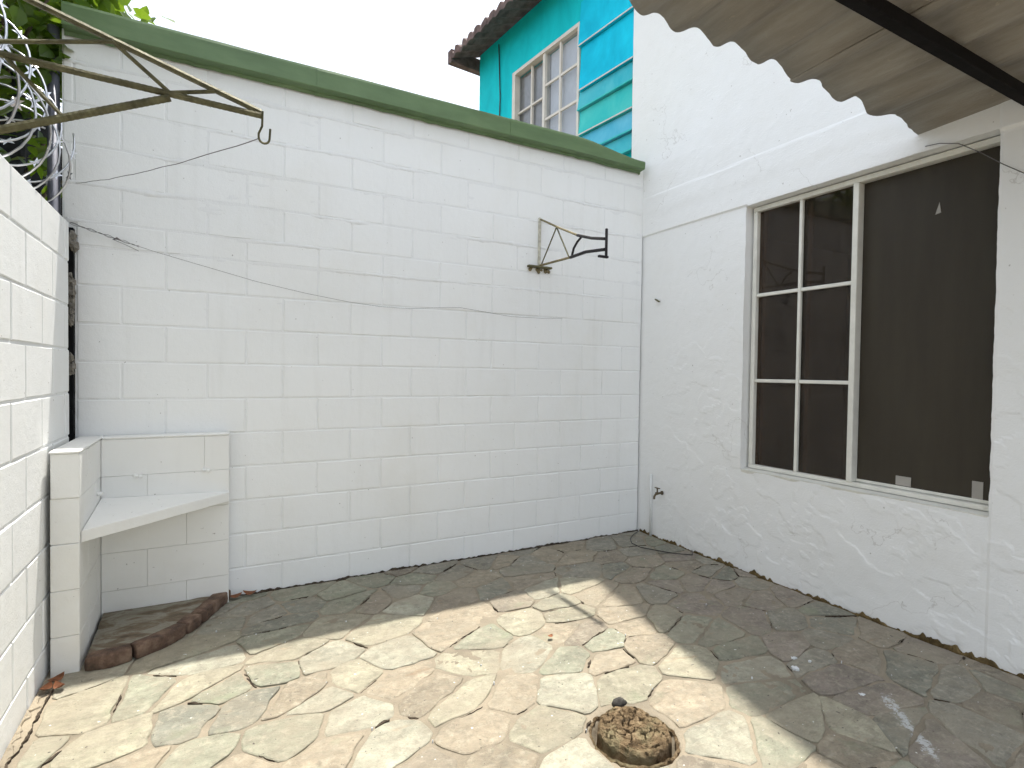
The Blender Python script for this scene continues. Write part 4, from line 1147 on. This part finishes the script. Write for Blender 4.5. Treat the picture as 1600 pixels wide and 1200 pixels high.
# top that leans over the coping's end
cluster(520, lambda: Vector((-4.0+lr.triangular(-0.4, 0.50, 0.05), 0.32+lr.uniform(0, 0.9), 3.02+lr.triangular(0, 0.85, 0.2))), 0.10)
cluster(24, lambda: Vector((-3.52+lr.gauss(0, 0.05), 0.40+lr.uniform(0, 0.3), 3.24+lr.gauss(0, 0.04))), 0.04)
cluster(60, lambda: Vector((lr.uniform(-4.06, -3.86), lr.uniform(-0.06, 0.0), 2.80+0.36*lr.random())), 0.085)
rel(lf.build('leaves', M_leaf), VT)
dc = MB(); n = 40  # black panel added to paint the shaded depth behind the leaves
for k in range(n+1):
    y = -3.2+5.2*k/n; x = -4.22+0.02*math.sin(k*1.3)
    dc.v += [(x, y, -0.15), (x, y, 3.02+0.04*nz(y*3, 1, 1)), (x-0.01, y, -0.15), (x-0.01, y, 3.02+0.04*nz(y*3, 1, 1))]
for k in range(n): i = 4*k; dc.f += [(i, i+1, i+5, i+4), (i+2, i+6, i+7, i+3), (i+1, i+3, i+7, i+5)]
tag(dc.build('dark_panel', M_shade), 'added black panel standing for the shaded space behind the razor wire', 'dark panel')

# ================================================================== TEAL HOUSE BEYOND THE BACK WALL
th = R(6)
D = Vector((-math.sin(th), math.cos(th), 0)); NN = Vector((-math.cos(th), -math.sin(th), 0)); T0 = Vector((0.02, 0.30, 0))
def tp(s_, z, o=0.0): return T0 + D*s_ + NN*o + Vector((0, 0, z))
TH = tag(empty('teal_house', tuple(tp(1.2, 0))), 'turquoise two storey house with tiled eave and white framed window', 'house')
def obox(mb, s0, s1, z0, z1, o0, o1):
    P = [tp(s0,z0,o0),tp(s1,z0,o0),tp(s1,z0,o1),tp(s0,z0,o1),tp(s0,z1,o0),tp(s1,z1,o0),tp(s1,z1,o1),tp(s0,z1,o1)]
    return mb.add(P, [(0,1,2,3),(4,7,6,5),(0,4,5,1),(1,5,6,2),(2,6,7,3),(3,7,4,0)])
def tpart(mb, name, m, smooth=False): return rel(mb.build(name, m, smooth=smooth), TH)
w_ = MB(); WS0, WS1, WT, WB = 0.625, 1.745, 4.735, 3.40
obox(w_, WS1, 2.53, -0.15, 5.33, 0, -0.15); obox(w_, -0.14, WS0, -0.15, 5.33, 0, -0.15)
obox(w_, WS0, WS1, WT, 5.33, 0, -0.15); obox(w_, WS0, WS1, -0.15, WB, 0, -0.15)
obox(w_, 2.38, 2.53, -0.15, 5.33, -0.151, -3.0)
tpart(w_, 'wall', M_teal)
fr = MB()
obox(fr, WS0-0.02, WS1+0.02, WT-0.002, WT+0.035, 0.02, -0.06); obox(fr, WS1-0.035, WS1+0.022, WB, WT-0.003, 0.018, -0.06)
obox(fr, WS0-0.02, WS0+0.012, WB, WT-0.003, 0.018, -0.06)
obox(fr, 1.165, 1.205, WB, WT-0.003, 0.008, -0.06)
tpart(fr, 'window_frame', M_cream)
mt = MB()
obox(mt, 0.905, 0.930, WB, WT-0.004, 0.004, -0.02); obox(mt, 1.43, 1.455, WB, WT-0.004, -0.02, -0.045)
for z in (4.39, 4.03, 3.67): obox(mt, WS0+0.013, 1.164, z-0.012, z+0.012, 0.002, -0.018)
for z in (4.30, 3.90): obox(mt, 1.206, WS1-0.036, z-0.010, z+0.010, -0.022, -0.043)
tpart(mt, 'muntins', M_cream)
tpart(obox(MB(), 1.206, WS1-0.036, WB, WT-0.004, -0.047, -0.052), 'pane', M_glass2)
tpart(obox(MB(), WS0+0.013, 1.164, WB, WT-0.004, -0.022, -0.027), 'pane', M_glass2)
tpart(obox(MB(), 1.15, WS1-0.001, WB+0.001, WT-0.005, -0.075, -0.085), 'curtain', M_curtd)
tpart(obox(MB(), WS0+0.013, 1.149, WB+0.001, WT-0.005, -0.065, -0.074), 'curtain', M_curt)
# siding boards right of the window, lapped, each its own tone
zb = [4.95, 4.505, 4.07, 3.885, 3.64, 3.45, 3.28]
for k in range(6):
    mb = MB(); z1, z0 = zb[k], zb[k+1]+0.006; s0, s1 = -0.13, WS0-0.03-0.02*(k % 2)
    P = [tp(s0,z0,0.045),tp(s1,z0,0.045),tp(s1,z1,0.014),tp(s0,z1,0.014),tp(s0,z0,0.004),tp(s1,z0,0.004),tp(s1,z1,0.004),tp(s0,z1,0.004)]
    mb.add(P, [(0,1,2,3)[::-1],(4,5,6,7),(0,4,5,1),(1,5,6,2),(2,6,7,3),(3,7,4,0)])
    tpart(mb, 'siding_board', [M_blue[0], M_blue[0], M_blue[1], M_blue[2], M_blue[3], M_blue[1]][k])
    ed = MB(); obox(ed, s0, s1, z0-0.002, z0+0.010, 0.050, 0.046); tpart(ed, 'board_edge', M_cream if k in (0, 1, 3) else M_blue[2])
# tiled eave: rows of roll tiles with ragged lower ends
rf = MB(); n = 96
SA, SB = 0.30, 2.66
for j, (o, z, dz) in enumerate(((0.36, 5.20, 0), (0.0, 5.335, 0), (-0.6, 5.60, 0))):
    for i in range(n+1):
        s_ = SA+(SB-SA)*i/n; rf.v.append(tp(s_, z+0.030*abs(math.sin(math.pi*s_/0.16)), o+(0.02*nz(s_*9, 1, 1) if j == 0 else 0)))
    for i in range(n+1):
        s_ = SA+(SB-SA)*i/n; rf.v.append(tp(s_, z+0.055+0.065*abs(math.sin(math.pi*s_/0.16))+0.008*nz(s_*14, 3, j), o+(0.03*nz(s_*9, 1, 1) if j == 0 else 0)))
q = n+1
for j in range(2):
    for i in range(n):
        a = j*2*q+i; b = (j+1)*2*q+i
        rf.f += [(a, a+1, b+1, b), (a+q, b+q, b+q+1, a+q+1)]
for i in range(n): rf.f += [(i, q+i, q+i+1, i+1)]
for i in (0, n):
    for j in range(2): a = j*2*q+i; b = (j+1)*2*q+i; rf.f.append((a, b, b+q, a+q))
tpart(rf, 'roof', M_tile)
tpart(obox(MB(), 2.60, 2.69, 5.175, 5.33, 0.37, -0.5), 'verge', M_tile)
tpart(MB().tube([tp(2.05, 4.0, 0.012), tp(2.03, 4.6, 0.012), tp(2.07, 5.25, 0.014)], 0.007, 6), 'cable', M_cable)
tpart(MB().tube([tp(2.46, 4.35, 0.03), tp(2.46, 4.46, 0.03), tp(2.46, 4.50, 0.03)], [0.018, 0.04, 0.01], 10), 'insulator', M_pvc, True)
lt = MB()
for i in range(10):
    s_ = 2.56+0.045*i; lt.tube([tp(s_, 4.58-0.02*i, -0.3), tp(s_, 4.46-0.03*i, 0.10)], 0.035, 8)
tpart(lt, 'lower_tiles', M_tile)
